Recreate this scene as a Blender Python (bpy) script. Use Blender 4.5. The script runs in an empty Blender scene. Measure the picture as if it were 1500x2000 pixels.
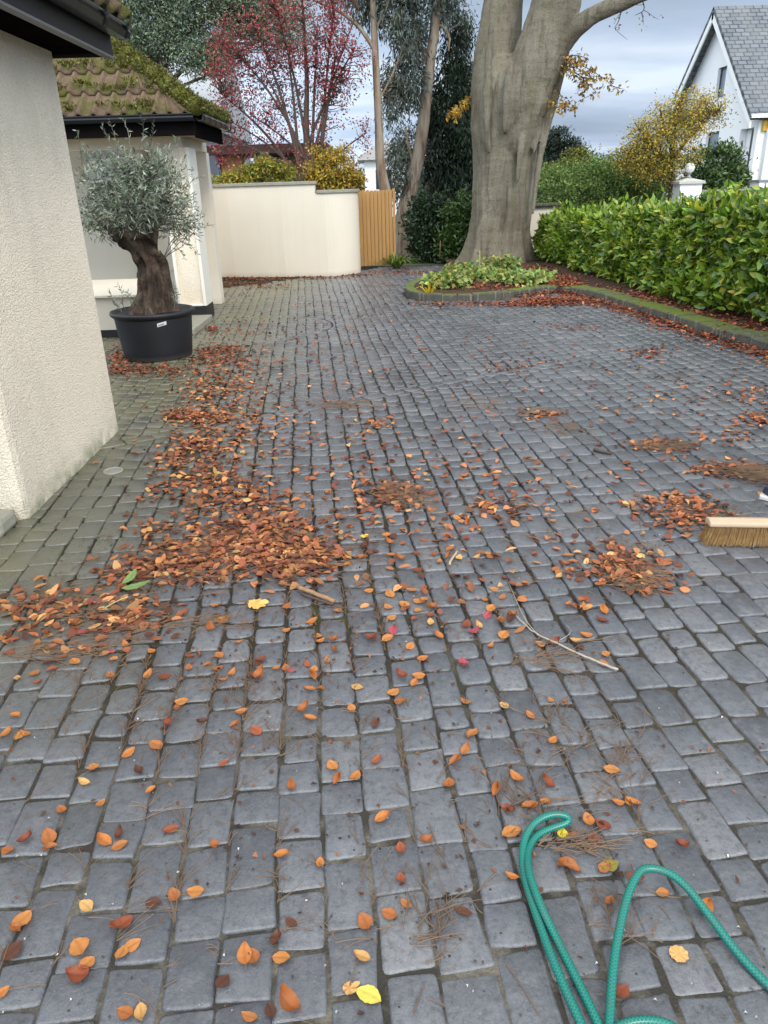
import bpy, math, random
import numpy as np
from mathutils import Vector, Matrix, noise as mnoise

random.seed(7)
RNG = np.random.default_rng(11)
C = bpy.context.scene.collection
R_ = math.radians

# ------------------------------------------------------------------ camera
EYE = 1.6
F_PX, CX, CY = 1450.0, 750.0, 1000.0
PITCH = math.atan(635 / 1450.0)
ROLL = math.atan(95 / 3311.0)
_F = np.array([0, math.cos(PITCH), -math.sin(PITCH)])
_U0 = np.array([0, math.sin(PITCH), math.cos(PITCH)])
_R0 = np.array([1.0, 0, 0])
_R = math.cos(ROLL) * _R0 - math.sin(ROLL) * _U0
_U = math.sin(ROLL) * _R0 + math.cos(ROLL) * _U0
cam_d = bpy.data.cameras.new("Camera")
cam = bpy.data.objects.new("Camera", cam_d)
C.objects.link(cam)
cam.matrix_world = Matrix(((_R[0], _U[0], -_F[0], 0), (_R[1], _U[1], -_F[1], 0), (_R[2], _U[2], -_F[2], EYE), (0, 0, 0, 1)))
cam_d.sensor_fit = 'VERTICAL'
cam_d.sensor_height = 24.0
cam_d.lens = 24.0 * F_PX / 2000.0
cam_d.clip_start = 0.05
cam_d.clip_end = 3000
bpy.context.scene.camera = cam

def ray(x, y):
    return _F + (x - CX) / F_PX * _R - (y - CY) / F_PX * _U
def G(x, y, z=0.0):
    d = ray(x, y); t = (z - EYE) / d[2]
    return np.array([0, 0, EYE]) + t * d
def W(x, y, Y):
    d = ray(x, y)
    return np.array([0, 0, EYE]) + Y / d[1] * d
def WX(x, y, X):
    d = ray(x, y)
    return np.array([0, 0, EYE]) + X / d[0] * d
def RAD(x, y, Y, hw):
    return float(np.linalg.norm(W(x + hw, y, Y) - W(x, y, Y)))

# ------------------------------------------------------------------ world, sun, exposure
SUN_EL, SUN_AZ = 42.0, 152.0      # degrees; azimuth clockwise from +Y (behind the viewer)
world = bpy.data.worlds.new("World")
bpy.context.scene.world = world
world.use_nodes = True
wn, wl = world.node_tree.nodes, world.node_tree.links
wn.clear()
def wnode(t, **kw):
    n = wn.new(t)
    for k, v in kw.items(): setattr(n, k, v)
    return n
sky = wnode('ShaderNodeTexSky', sky_type='NISHITA', sun_disc=False)
sky.sun_elevation = R_(SUN_EL); sky.sun_rotation = R_(SUN_AZ)
sky.air_density = 1.5; sky.dust_density = 2.0
tc = wnode('ShaderNodeTexCoord')
sep = wnode('ShaderNodeSeparateXYZ'); wl.new(tc.outputs['Generated'], sep.inputs[0])
def wmath(op, a, b=None, clamp=False):
    n = wnode('ShaderNodeMath', operation=op); n.use_clamp = clamp
    for i, v in enumerate((a, b)):
        if v is None: continue
        if isinstance(v, (int, float)): n.inputs[i].default_value = v
        else: wl.new(v, n.inputs[i])
    return n.outputs[0]
zc = wmath('ADD', wmath('MAXIMUM', sep.outputs[2], 0.0), 0.14)
cmb = wnode('ShaderNodeCombineXYZ')
wl.new(wmath('DIVIDE', sep.outputs[0], zc), cmb.inputs[0])
wl.new(wmath('DIVIDE', sep.outputs[1], zc), cmb.inputs[1])
n1 = wnode('ShaderNodeTexNoise'); n1.inputs['Scale'].default_value = 0.75; n1.inputs['Detail'].default_value = 6; n1.inputs['Roughness'].default_value = 0.5
n1.inputs['Distortion'].default_value = 0.3
mp = wnode('ShaderNodeMapping'); mp.inputs['Scale'].default_value = (0.7, 1.15, 1); mp.inputs['Location'].default_value = (3.4, 1.7, 0)
wl.new(cmb.outputs[0], mp.inputs[0]); wl.new(mp.outputs[0], n1.inputs['Vector'])
rp = wnode('ShaderNodeValToRGB')
el = rp.color_ramp.elements
el[0].position = 0.34; el[0].color = (2.8, 3.4, 4.25, 1)
el[1].position = 0.66; el[1].color = (6.6, 7.1, 7.7, 1)
m_ = el.new(0.5); m_.color = (3.9, 4.65, 5.75, 1)
wl.new(n1.outputs['Fac'], rp.inputs[0])
# the cloud deck is brighter to the left of the view and behind the viewer, where the sun stands behind it
sun_dir = Vector((math.sin(R_(SUN_AZ)) * math.cos(R_(SUN_EL)), math.cos(R_(SUN_AZ)) * math.cos(R_(SUN_EL)), math.sin(R_(SUN_EL))))
dp = wnode('ShaderNodeVectorMath', operation='DOT_PRODUCT'); wl.new(tc.outputs['Generated'], dp.inputs[0]); dp.inputs[1].default_value = sun_dir
glow = wmath('ADD', 1.0, wmath('MULTIPLY', wmath('MAXIMUM', wmath('ADD', dp.outputs['Value'], 0.05), 0.0), 2.4))
side = wmath('ADD', 1.0, wmath('MULTIPLY', wmath('MULTIPLY', sep.outputs[0], -1.0), 1.25))
side = wmath('MAXIMUM', side, 0.85)
sc_ = wnode('ShaderNodeVectorMath', operation='SCALE'); wl.new(rp.outputs[0], sc_.inputs[0]); wl.new(wmath('MULTIPLY', glow, side), sc_.inputs['Scale'])
warm = wnode('ShaderNodeMix', data_type='RGBA', blend_type='MULTIPLY'); warm.inputs[0].default_value = 1.0
tint = wnode('ShaderNodeMix', data_type='RGBA'); tint.inputs[6].default_value = (1.06, 1.12, 1.2, 1); tint.inputs[7].default_value = (1.24, 1.12, 0.96, 1)
wl.new(wmath('MULTIPLY', wmath('SUBTRACT', sep.outputs[2], 0.12), 2.4, True), tint.inputs[0])
wl.new(sc_.outputs[0], warm.inputs[6]); wl.new(tint.outputs[2], warm.inputs[7])
mx = wnode('ShaderNodeMix', data_type='RGBA'); mx.inputs[0].default_value = 0.93
wl.new(sky.outputs[0], mx.inputs[6]); wl.new(warm.outputs[2], mx.inputs[7])
bg = wnode('ShaderNodeBackground'); bg.inputs['Strength'].default_value = 0.1
wl.new(mx.outputs[2], bg.inputs[0])
wo = wnode('ShaderNodeOutputWorld'); wl.new(bg.outputs[0], wo.inputs[0])

sun_d = bpy.data.lights.new("Sun", 'SUN')
sun_d.energy = 1.5; sun_d.angle = R_(14); sun_d.color = (1.0, 0.93, 0.82)
sun = bpy.data.objects.new("Sun", sun_d); C.objects.link(sun)
sun.rotation_euler = (-sun_dir).to_track_quat('-Z', 'Y').to_euler()

vs = bpy.context.scene.view_settings
vs.view_transform = 'Standard'; vs.look = 'None'; vs.gamma = 1.0; vs.use_curve_mapping = False
vs.exposure = 0.5
bpy.context.scene.cycles.max_bounces = 6
bpy.context.scene.cycles.transparent_max_bounces = 4

# ------------------------------------------------------------------ material helper
class NB:
    def __init__(s, name):
        s.m = bpy.data.materials.new(name); s.m.use_nodes = True
        s.n, s.l = s.m.node_tree.nodes, s.m.node_tree.links
        s.b = s.n['Principled BSDF']; s._c = None
    def node(s, t, **kw):
        n = s.n.new(t)
        for k, v in kw.items(): setattr(n, k, v)
        return n
    def set(s, sock, v):
        if isinstance(v, bpy.types.NodeSocket): s.l.new(v, sock)
        elif isinstance(v, (tuple, list)) and len(v) == 3 and sock.type == 'RGBA': sock.default_value = (*v, 1)
        else: sock.default_value = v
    def co(s):
        if s._c is None: s._c = s.node('ShaderNodeNewGeometry').outputs['Position']
        return s._c
    def mapping(s, scale, vec=None, rot=(0, 0, 0)):
        m = s.node('ShaderNodeMapping'); s.set(m.inputs[0], vec or s.co()); m.inputs['Scale'].default_value = scale
        m.inputs['Rotation'].default_value = rot
        return m.outputs[0]
    def noise(s, scale, detail=4, rough=0.55, vec=None, dist=0.0):
        t = s.node('ShaderNodeTexNoise'); s.set(t.inputs['Vector'], vec or s.co())
        t.inputs['Scale'].default_value = scale; t.inputs['Detail'].default_value = detail; t.inputs['Roughness'].default_value = rough
        t.inputs['Distortion'].default_value = dist
        return t.outputs['Fac']
    def voro(s, scale, vec=None, feature='F1', out='Distance'):
        t = s.node('ShaderNodeTexVoronoi', feature=feature); s.set(t.inputs['Vector'], vec or s.co()); t.inputs['Scale'].default_value = scale
        return t.outputs[out]
    def ramp(s, fac, stops):
        r = s.node('ShaderNodeValToRGB'); s.set(r.inputs[0], fac); e = r.color_ramp.elements
        while len(e) < len(stops): e.new(0.5)
        for i, (p, c) in enumerate(stops):
            e[i].position = p
            e[i].color = (c, c, c, 1) if isinstance(c, (int, float)) else (*c, 1)
        return r.outputs[0]
    def mix(s, fac, a, b, blend='MIX'):
        m = s.node('ShaderNodeMix', data_type='RGBA', blend_type=blend)
        s.set(m.inputs[0], fac); s.set(m.inputs[6], a); s.set(m.inputs[7], b)
        return m.outputs[2]
    def math(s, op, a, b=0.0, clamp=False):
        m = s.node('ShaderNodeMath', operation=op); m.use_clamp = clamp
        s.set(m.inputs[0], a); s.set(m.inputs[1], b)
        return m.outputs[0]
    def xyz(s, i):
        q = s.node('ShaderNodeSeparateXYZ'); s.set(q.inputs[0], s.co()); return q.outputs[i]
    def attr(s, name, out='Color'):
        return s.node('ShaderNodeAttribute', attribute_name=name).outputs[out]
    def bump(s, h, strength=0.4, dist=0.01, prev=None):
        b = s.node('ShaderNodeBump'); b.inputs['Strength'].default_value = strength; b.inputs['Distance'].default_value = dist
        s.set(b.inputs['Height'], h)
        if prev is not None: s.l.new(prev, b.inputs['Normal'])
        return b.outputs[0]
    def out(s, color=None, rough=None, normal=None, spec=None, metal=None):
        if color is not None: s.set(s.b.inputs['Base Color'], color)
        if rough is not None: s.set(s.b.inputs['Roughness'], rough)
        if normal is not None: s.l.new(normal, s.b.inputs['Normal'])
        if spec is not None: s.b.inputs['Specular IOR Level'].default_value = spec
        if metal is not None: s.b.inputs['Metallic'].default_value = metal
        return s.m

def simple(name, col, rough=0.6, var=0.25, scale=8, bump=0.0, bscale=60, bdist=0.004, spec=0.4):
    k = NB(name)
    nz = k.noise(scale, 5)
    c = k.mix(nz, tuple(x * (1 - var) for x in col), tuple(min(1, x * (1 + var)) for x in col))
    nm = k.bump(k.noise(bscale, 3), bump, bdist) if bump else None
    return k.out(c, rough, nm, spec)

def leafmat(name, rough=0.45, trans=0.3, spec=0.35):
    k = NB(name)
    c = k.attr('Col')
    k.out(c, rough, None, spec)
    tr = k.node('ShaderNodeBsdfTranslucent'); k.set(tr.inputs[0], c)
    ms = k.node('ShaderNodeMixShader'); ms.inputs[0].default_value = trans
    k.l.new(k.b.outputs[0], ms.inputs[1]); k.l.new(tr.outputs[0], ms.inputs[2])
    k.l.new(ms.outputs[0], k.n['Material Output'].inputs[0])
    return k.m

M = {}
M['leaf'] = leafmat('living_leaf', 0.42, 0.3)
M['glossy_leaf'] = leafmat('laurel_leaf', 0.3, 0.25, 0.5)
M['dry_leaf'] = leafmat('dry_leaf', 0.55, 0.12, 0.35)
M['twig'] = simple('twig_bark', (0.075, 0.05, 0.038), 0.8, 0.4, 20)
M['grey_twig'] = simple('grey_twig_bark', (0.13, 0.12, 0.10), 0.8, 0.4, 20)
M['white_paint'] = simple('white_render_paint', (0.80, 0.81, 0.83), 0.7, 0.03, 1.5, 0.15, 120, 0.002)
M['white_trim'] = simple('white_trim', (0.80, 0.80, 0.79), 0.5, 0.02)
M['black_plastic'] = simple('black_gloss_plastic', (0.010, 0.010, 0.012), 0.3, 0.2, 12, 0, spec=0.35)
M['black_board'] = simple('black_painted_board', (0.007, 0.006, 0.006), 0.9, 0.3, 5, spec=0.0)
M['glass'] = NB('dark_window_glass').out((0.03, 0.04, 0.055), 0.06, None, 0.7)
M['dark_frame'] = simple('dark_window_frame', (0.03, 0.032, 0.036), 0.4)
M['maroon_board'] = simple('dark_maroon_board', (0.06, 0.022, 0.018), 0.6, 0.3)
M['brick'] = simple('orange_brick', (0.36, 0.16, 0.075), 0.8, 0.35, 9, 0.4, 40)
M['stone'] = simple('weathered_stone', (0.27, 0.26, 0.21), 0.85, 0.35, 14, 0.5, 50, 0.006)
M['dark_plinth'] = simple('black_painted_plinth', (0.015, 0.016, 0.018), 0.5, 0.3)

# cream render, smooth with faint weathering
k = NB('cream_smooth_render')
c = k.mix(k.noise(1.1, 5, 0.6), (0.61, 0.55, 0.455), (0.70, 0.64, 0.535))
c = k.mix(k.math('MULTIPLY', k.ramp(k.noise(1.0, 5, 0.7, k.mapping((7, 7, 0.5))), [(0.52, 0.0), (0.72, 0.2)]), k.ramp(k.noise(0.8, 3), [(0.4, 0.0), (0.6, 1.0)])), c, (0.50, 0.46, 0.36))
c = k.mix(k.math('MULTIPLY', k.ramp(k.xyz(2), [(0.0, 1.0), (0.10, 0.0)]), k.noise(5, 4)), c, (0.36, 0.32, 0.23))
M['cream'] = k.out(c, 0.8, k.bump(k.noise(90, 3), 0.25, 0.003), 0.25)

# rough-cast dashing: pebbles thrown into cream render
k = NB('rough_cast_render')
vd = k.voro(85)
v2 = k.voro(150)
nz = k.noise(110, 4, 0.65)
hgt = k.math('ADD', k.math('MULTIPLY', k.math('SUBTRACT', 1.0, vd), 0.75), k.math('ADD', k.math('MULTIPLY', nz, 0.9), k.math('MULTIPLY', v2, -0.3)))
c = k.mix(k.noise(1.6, 4), (0.78, 0.685, 0.545), (0.87, 0.785, 0.645))
c = k.mix(k.ramp(k.noise(95, 3, 0.6), [(0.32, 0.55), (0.44, 0.0)]), c, (0.33, 0.27, 0.20))
c = k.mix(k.ramp(k.noise(2.2, 6, 0.7, k.mapping((1, 1, 0.5))), [(0.46, 0.0), (0.66, 0.35)]), c, (0.50, 0.45, 0.36))
foot = k.math('MULTIPLY', k.ramp(k.xyz(2), [(0.0, 1.0), (0.16, 0.0)]), k.ramp(k.noise(9, 4), [(0.35, 0.0), (0.65, 1.0)]))
c = k.mix(foot, c, (0.30, 0.30, 0.20))
M['roughcast'] = k.out(c, 0.9, k.bump(hgt, 0.85, 0.009), 0.2)

# beech bark
k = NB('beech_bark')
rings = k.noise(1.0, 6, 0.65, k.mapping((4, 4, 20), None), 1.2)
fiss = k.noise(1.0, 6, 0.65, k.mapping((9, 9, 1.1), None), 0.5)
big = k.noise(1.7, 4, 0.6, k.mapping((1, 1, 0.45)))
c = k.mix(k.ramp(big, [(0.3, 0.0), (0.7, 1.0)]), (0.125, 0.104, 0.074), (0.245, 0.22, 0.168))
c = k.mix(k.ramp(k.noise(2.6, 5, 0.6, k.mapping((2.4, 2.4, 0.5))), [(0.48, 0.0), (0.68, 0.6)]), c, (0.125, 0.122, 0.060))
c = k.mix(k.ramp(k.noise(30, 4), [(0.34, 0.5), (0.5, 0.0)]), c, (0.09, 0.075, 0.055))
c = k.mix(k.ramp(rings, [(0.29, 0.45), (0.36, 0.0)]), c, (0.10, 0.085, 0.06))
c = k.mix(k.ramp(fiss, [(0.33, 0.75), (0.47, 0.0)]), c, (0.075, 0.06, 0.042))
c = k.mix(k.ramp(fiss, [(0.58, 0.0), (0.72, 0.5)]), c, (0.27, 0.25, 0.20))
c = k.mix(k.ramp(k.voro(11, k.mapping((1, 1, 0.7))), [(0.05, 0.8), (0.13, 0.0)]), c, (0.06, 0.048, 0.034))
hh = k.math('ADD', k.math('MULTIPLY', rings, 0.25), k.math('ADD', k.math('MULTIPLY', fiss, 0.8), k.math('MULTIPLY', k.noise(38, 6, 0.75), 0.6)))
M['beech'] = k.out(c, 0.8, k.bump(hh, 0.9, 0.04), 0.25)

# peeling eucalyptus bark
k = NB('peeling_bark')
st = k.noise(3.0, 5, 0.6, k.mapping((3, 3, 0.5)))
c = k.ramp(st, [(0.32, (0.10, 0.06, 0.04)), (0.45, (0.22, 0.15, 0.10)), (0.58, (0.30, 0.25, 0.185)), (0.75, (0.24, 0.225, 0.18))])
M['peel'] = k.out(c, 0.75, k.bump(k.noise(12, 5, 0.6, k.mapping((3, 3, 0.5))), 0.6, 0.02))

# old olive bark
k = NB('olive_bark')
st = k.noise(7, 6, 0.65, k.mapping((1.6, 1.6, 0.6)), 0.6)
c = k.ramp(st, [(0.34, (0.016, 0.011, 0.008)), (0.5, (0.055, 0.036, 0.024)), (0.66, (0.13, 0.09, 0.062)), (0.85, (0.22, 0.17, 0.13))])
M['olive_bark'] = k.out(c, 0.9, k.bump(k.math('ADD', st, k.math('MULTIPLY', k.noise(35, 4), 0.4)), 1.0, 0.05))

# setts
k = NB('slate_grey_setts')
rnd = k.attr('rnd', 'Fac')
c = k.ramp(rnd, [(0.0, (0.070, 0.075, 0.086)), (0.15, (0.092, 0.097, 0.110)), (0.5, (0.104, 0.110, 0.125)), (0.85, (0.120, 0.125, 0.138)), (1.0, (0.150, 0.153, 0.163))])
mott = k.noise(42, 6, 0.7)
c = k.mix(k.ramp(mott, [(0.32, 0.75), (0.52, 0.0)]), c, (0.045, 0.048, 0.056))
c = k.mix(k.ramp(k.noise(1.0, 5, 0.7, k.mapping((120, 30, 30), None, (0, 0, R_(-24)))), [(0.30, 0.6), (0.46, 0.0)]), c, (0.05, 0.052, 0.058))
c = k.mix(k.ramp(k.noise(17, 5, 0.65), [(0.50, 0.0), (0.75, 0.5)]), c, (0.20, 0.205, 0.215))
X, Y = k.xyz(0), k.xyz(1)
green_n = k.noise(1.7, 5, 0.65)
gx = k.math('SUBTRACT', k.math('MULTIPLY', X, -0.9), 0.62)
green = k.math('MULTIPLY', k.math('ADD', gx, k.math('MULTIPLY', k.math('SUBTRACT', green_n, 0.5), 1.8)), k.ramp(Y, [(0.0, 0.0), (1.0, 1.0)]), True)
gl = k.node('ShaderNodeMapRange'); k.set(gl.inputs[0], Y)
gl.inputs[1].default_value = 1.7; gl.inputs[2].default_value = 2.8; gl.inputs[3].default_value = 0.15; gl.inputs[4].default_value = 0.85
green = k.math('MULTIPLY', k.math('MINIMUM', k.math('MAXIMUM', k.math('ADD', gx, k.math('MULTIPLY', k.math('SUBTRACT', green_n, 0.5), 1.8)), 0.0), 1.0), gl.outputs[0])
c = k.mix(green, c, k.mix(k.noise(3.5, 4), (0.105, 0.105, 0.058), (0.15, 0.135, 0.075)))
# lichen flecks and grit
c = k.mix(k.ramp(k.voro(36), [(0.03, 0.7), (0.075, 0.0)]), c, (0.26, 0.265, 0.26))
c = k.mix(k.ramp(k.voro(23, k.mapping((1, 1, 1), None, (0, 0, 1))), [(0.022, 0.9), (0.05, 0.0)]), c, (0.045, 0.043, 0.045))
# oil and damp stains
c = k.mix(k.ramp(k.noise(1.15, 5, 0.6, k.mapping((1.3, 1, 1))), [(0.57, 0.0), (0.64, 0.6)]), c, (0.042, 0.041, 0.046))
streak = k.noise(1.0, 5, 0.7, k.mapping((150, 38, 40), None, (0, 0, R_(-24))))
hgt = k.math('ADD', k.math('MULTIPLY', streak, 0.7), k.math('MULTIPLY', k.noise(75, 5, 0.7), 0.9))
damp = k.ramp(k.noise(0.9, 5, 0.62, k.mapping((1, 0.7, 1), None, (0, 0, 0.4))), [(0.46, 0.0), (0.62, 1.0)])
c = k.mix(k.math('MULTIPLY', damp, 0.35), c, (0.055, 0.06, 0.07))
rg = k.math('SUBTRACT', k.ramp(k.noise(6, 4), [(0.3, 0.26), (0.7, 0.40)]), k.math('MULTIPLY', damp, 0.12))
M['setts'] = k.out(c, rg, k.bump(hgt, 0.55, 0.006), 0.8)

k = NB('joint_sand_and_moss')
gl = k.node('ShaderNodeMapRange'); k.set(gl.inputs[0], k.math('ADD', k.xyz(1), k.math('MULTIPLY', k.math('SUBTRACT', k.noise(1.6, 3), 0.5), 2.4)))
gl.inputs[1].default_value = 1.5; gl.inputs[2].default_value = 2.6
sand = k.mix(k.noise(120, 4, 0.7), (0.075, 0.069, 0.058), (0.185, 0.165, 0.132))
dirt = k.mix(k.noise(60, 4), (0.018, 0.016, 0.013), (0.055, 0.042, 0.028))
dirt = k.mix(k.ramp(k.noise(2.6, 5, 0.65), [(0.52, 0.0), (0.64, 0.75)]), dirt, (0.05, 0.052, 0.018))
sand = k.mix(k.ramp(k.noise(5, 5, 0.7), [(0.46, 0.9), (0.60, 0.0)]), sand, (0.03, 0.027, 0.022))
c = k.mix(gl.outputs[0], sand, dirt)
M['joint'] = k.out(c, 0.95, k.bump(k.noise(150, 4), 0.8, 0.006), 0.2)

k = NB('bare_soil_and_mulch')
c = k.ramp(k.noise(26, 5, 0.7), [(0.3, (0.03, 0.02, 0.014)), (0.55, (0.085, 0.05, 0.033)), (0.75, (0.17, 0.085, 0.05))])
M['soil'] = k.out(c, 0.95, k.bump(k.noise(45, 5, 0.7), 1.0, 0.03), 0.2)
M['grass_soil'] = simple('garden_ground', (0.06, 0.07, 0.03), 0.95, 0.5, 3, 0.5, 20, 0.03)

k = NB('mossy_kerb_stone')
nzz = k.node('ShaderNodeNewGeometry').outputs['Normal']
sp = k.node('ShaderNodeSeparateXYZ'); k.l.new(nzz, sp.inputs[0])
c = k.mix(k.noise(9, 5), (0.05, 0.048, 0.04), (0.135, 0.13, 0.11))
c = k.mix(k.ramp(k.noise(14, 4, 0.6, k.mapping((1.5, 1.5, 0.15))), [(0.55, 0.0), (0.66, 0.5)]), c, (0.30, 0.29, 0.26))
mfac = k.math('MULTIPLY', k.ramp(sp.outputs[2], [(0.35, 0.0), (0.75, 1.0)]), k.ramp(k.noise(2.2, 5, 0.65), [(0.36, 0.25), (0.55, 1.0)]))
c = k.mix(mfac, c, k.mix(k.noise(40, 4), (0.065, 0.095, 0.014), (0.15, 0.19, 0.03)))
M['kerb'] = k.out(c, 0.95, k.bump(k.noise(60, 5, 0.7), 0.9, 0.012), 0.2)

k = NB('mossy_clay_tile')
c = k.mix(k.noise(7, 5), (0.10, 0.066, 0.044), (0.215, 0.15, 0.10))
c = k.mix(k.ramp(k.noise(24, 4), [(0.35, 0.7), (0.5, 0.0)]), c, (0.10, 0.075, 0.05))
mfac = k.ramp(k.noise(4.2, 6, 0.7), [(0.47, 0.0), (0.58, 0.95)])
c = k.mix(mfac, c, k.mix(k.noise(50, 4), (0.05, 0.058, 0.014), (0.135, 0.135, 0.03)))
M['tile'] = k.out(c, 0.9, k.bump(k.noise(50, 5, 0.7), 0.8, 0.015), 0.2)
k = NB('thick_moss')
c = k.mix(k.noise(14, 5, 0.7), (0.05, 0.06, 0.012), (0.17, 0.175, 0.03))
c = k.mix(k.ramp(k.noise(5, 4), [(0.6, 0.0), (0.72, 0.9)]), c, (0.17, 0.135, 0.085))
M['moss'] = k.out(c, 0.95, k.bump(k.noise(70, 5, 0.75), 1.0, 0.02), 0.15)

k = NB('slate_roof')
bt = k.node('ShaderNodeTexBrick'); k.set(bt.inputs['Vector'], k.attr('UVW', 'Vector'))
bt.inputs['Color1'].default_value = (0.10, 0.115, 0.135, 1); bt.inputs['Color2'].default_value = (0.155, 0.17, 0.19, 1); bt.inputs['Mortar'].default_value = (0.03, 0.035, 0.04, 1)
bt.inputs['Scale'].default_value = 1.0; bt.inputs['Brick Width'].default_value = 0.32; bt.inputs['Row Height'].default_value = 0.22; bt.inputs['Mortar Size'].default_value = 0.02
c = k.mix(k.ramp(k.noise(1.5, 5), [(0.4, 0.0), (0.7, 0.5)]), bt.outputs[0], (0.19, 0.195, 0.19))
M['slate'] = k.out(c, 0.6, k.bump(bt.outputs['Fac'], 0.8, -0.02), 0.4)

k = NB('softwood_boards')
g = k.noise(2.0, 6, 0.6, k.mapping((30, 30, 1.2)))
c = k.mix(g, (0.22, 0.11, 0.032), (0.46, 0.26, 0.085))
c = k.mix(k.ramp(k.voro(5.5, k.mapping((2.2, 1, 0.9))), [(0.03, 0.8), (0.08, 0.0)]), c, (0.10, 0.045, 0.018))
M['board'] = k.out(c, 0.7, k.bump(g, 0.3, 0.004))

k = NB('teal_woven_hose')
uv = k.attr('UVW', 'Vector')
sp = k.node('ShaderNodeSeparateXYZ'); k.l.new(uv, sp.inputs[0])
def saw(a, b):
    q = k.math('FRACT', k.math('ADD', k.math('MULTIPLY', sp.outputs[0], a), k.math('MULTIPLY', sp.outputs[1], b)))
    return k.math('ABSOLUTE', k.math('SUBTRACT', q, 0.5))
net = k.math('MINIMUM', saw(120, 5.0), saw(120, -5.0))
c = k.mix(k.ramp(net, [(0.07, 1.0), (0.17, 0.0)]), (0.004, 0.11, 0.086), (0.008, 0.21, 0.165))
c = k.mix(k.ramp(k.noise(26, 5, 0.7), [(0.50, 0.0), (0.72, 0.45)]), c, (0.06, 0.085, 0.07))
M['hose'] = k.out(c, 0.32, k.bump(net, 0.3, -0.001), 0.5)

k = NB('blue_black_pot_plastic')
c = k.mix(k.noise(3.5, 4), (0.009, 0.010, 0.013), (0.016, 0.018, 0.023))
c = k.mix(k.ramp(k.xyz(2), [(0.0, 0.5), (0.06, 0.0)]), c, (0.10, 0.09, 0.07))
M['pot'] = k.out(c, 0.5, k.bump(k.noise(110, 3), 0.2, 0.002), 0.4)
M['sticker'] = simple('paper_sticker', (0.62, 0.64, 0.66), 0.5, 0.3, 60)
M['cream_trim'] = simple('cream_painted_trim', (0.74, 0.71, 0.63), 0.6, 0.04)
M['globe'] = simple('opal_globe', (0.80, 0.80, 0.79), 0.25, 0.03)
M['bright_wall'] = simple('distant_white_render', (0.80, 0.80, 0.80), 0.7, 0.05)
k = NB('grey_slate_cladding')
wv = k.math('FRACT', k.math('MULTIPLY', k.xyz(2), 5.0))
c = k.mix(k.noise(3, 5), (0.16, 0.18, 0.20), (0.30, 0.32, 0.345))
c = k.mix(k.ramp(wv, [(0.0, 0.8), (0.13, 0.0)]), c, (0.05, 0.055, 0.06))
M['clad'] = k.out(c, 0.7, k.bump(wv, 0.5, 0.03))

# ------------------------------------------------------------------ mesh helpers
def tag(o, label=None, cat=None, group=None, kind=None):
    if label: o['label'] = label
    if cat: o['category'] = cat
    if group: o['group'] = group
    if kind: o['kind'] = kind
    return o

def link(name, me, mats, parent=None):
    o = bpy.data.objects.new(name, me)
    for m in (mats if isinstance(mats, (list, tuple)) else [mats]): me.materials.append(m)
    C.objects.link(o)
    if parent is not None: o.parent = parent
    return o

def empty(name, loc, label, cat, group=None):
    o = bpy.data.objects.new(name, None); C.objects.link(o)
    o.location = loc; o.empty_display_size = 0.1
    tag(o, label, cat, group)
    bpy.context.view_layer.update()
    return o

def put(o, parent):
    """parent o (built in world coordinates) to an Empty standing at its own location"""
    o.parent = parent
    o.location = -Vector(parent.location) if parent.parent is None else (0, 0, 0)
    return o

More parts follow.
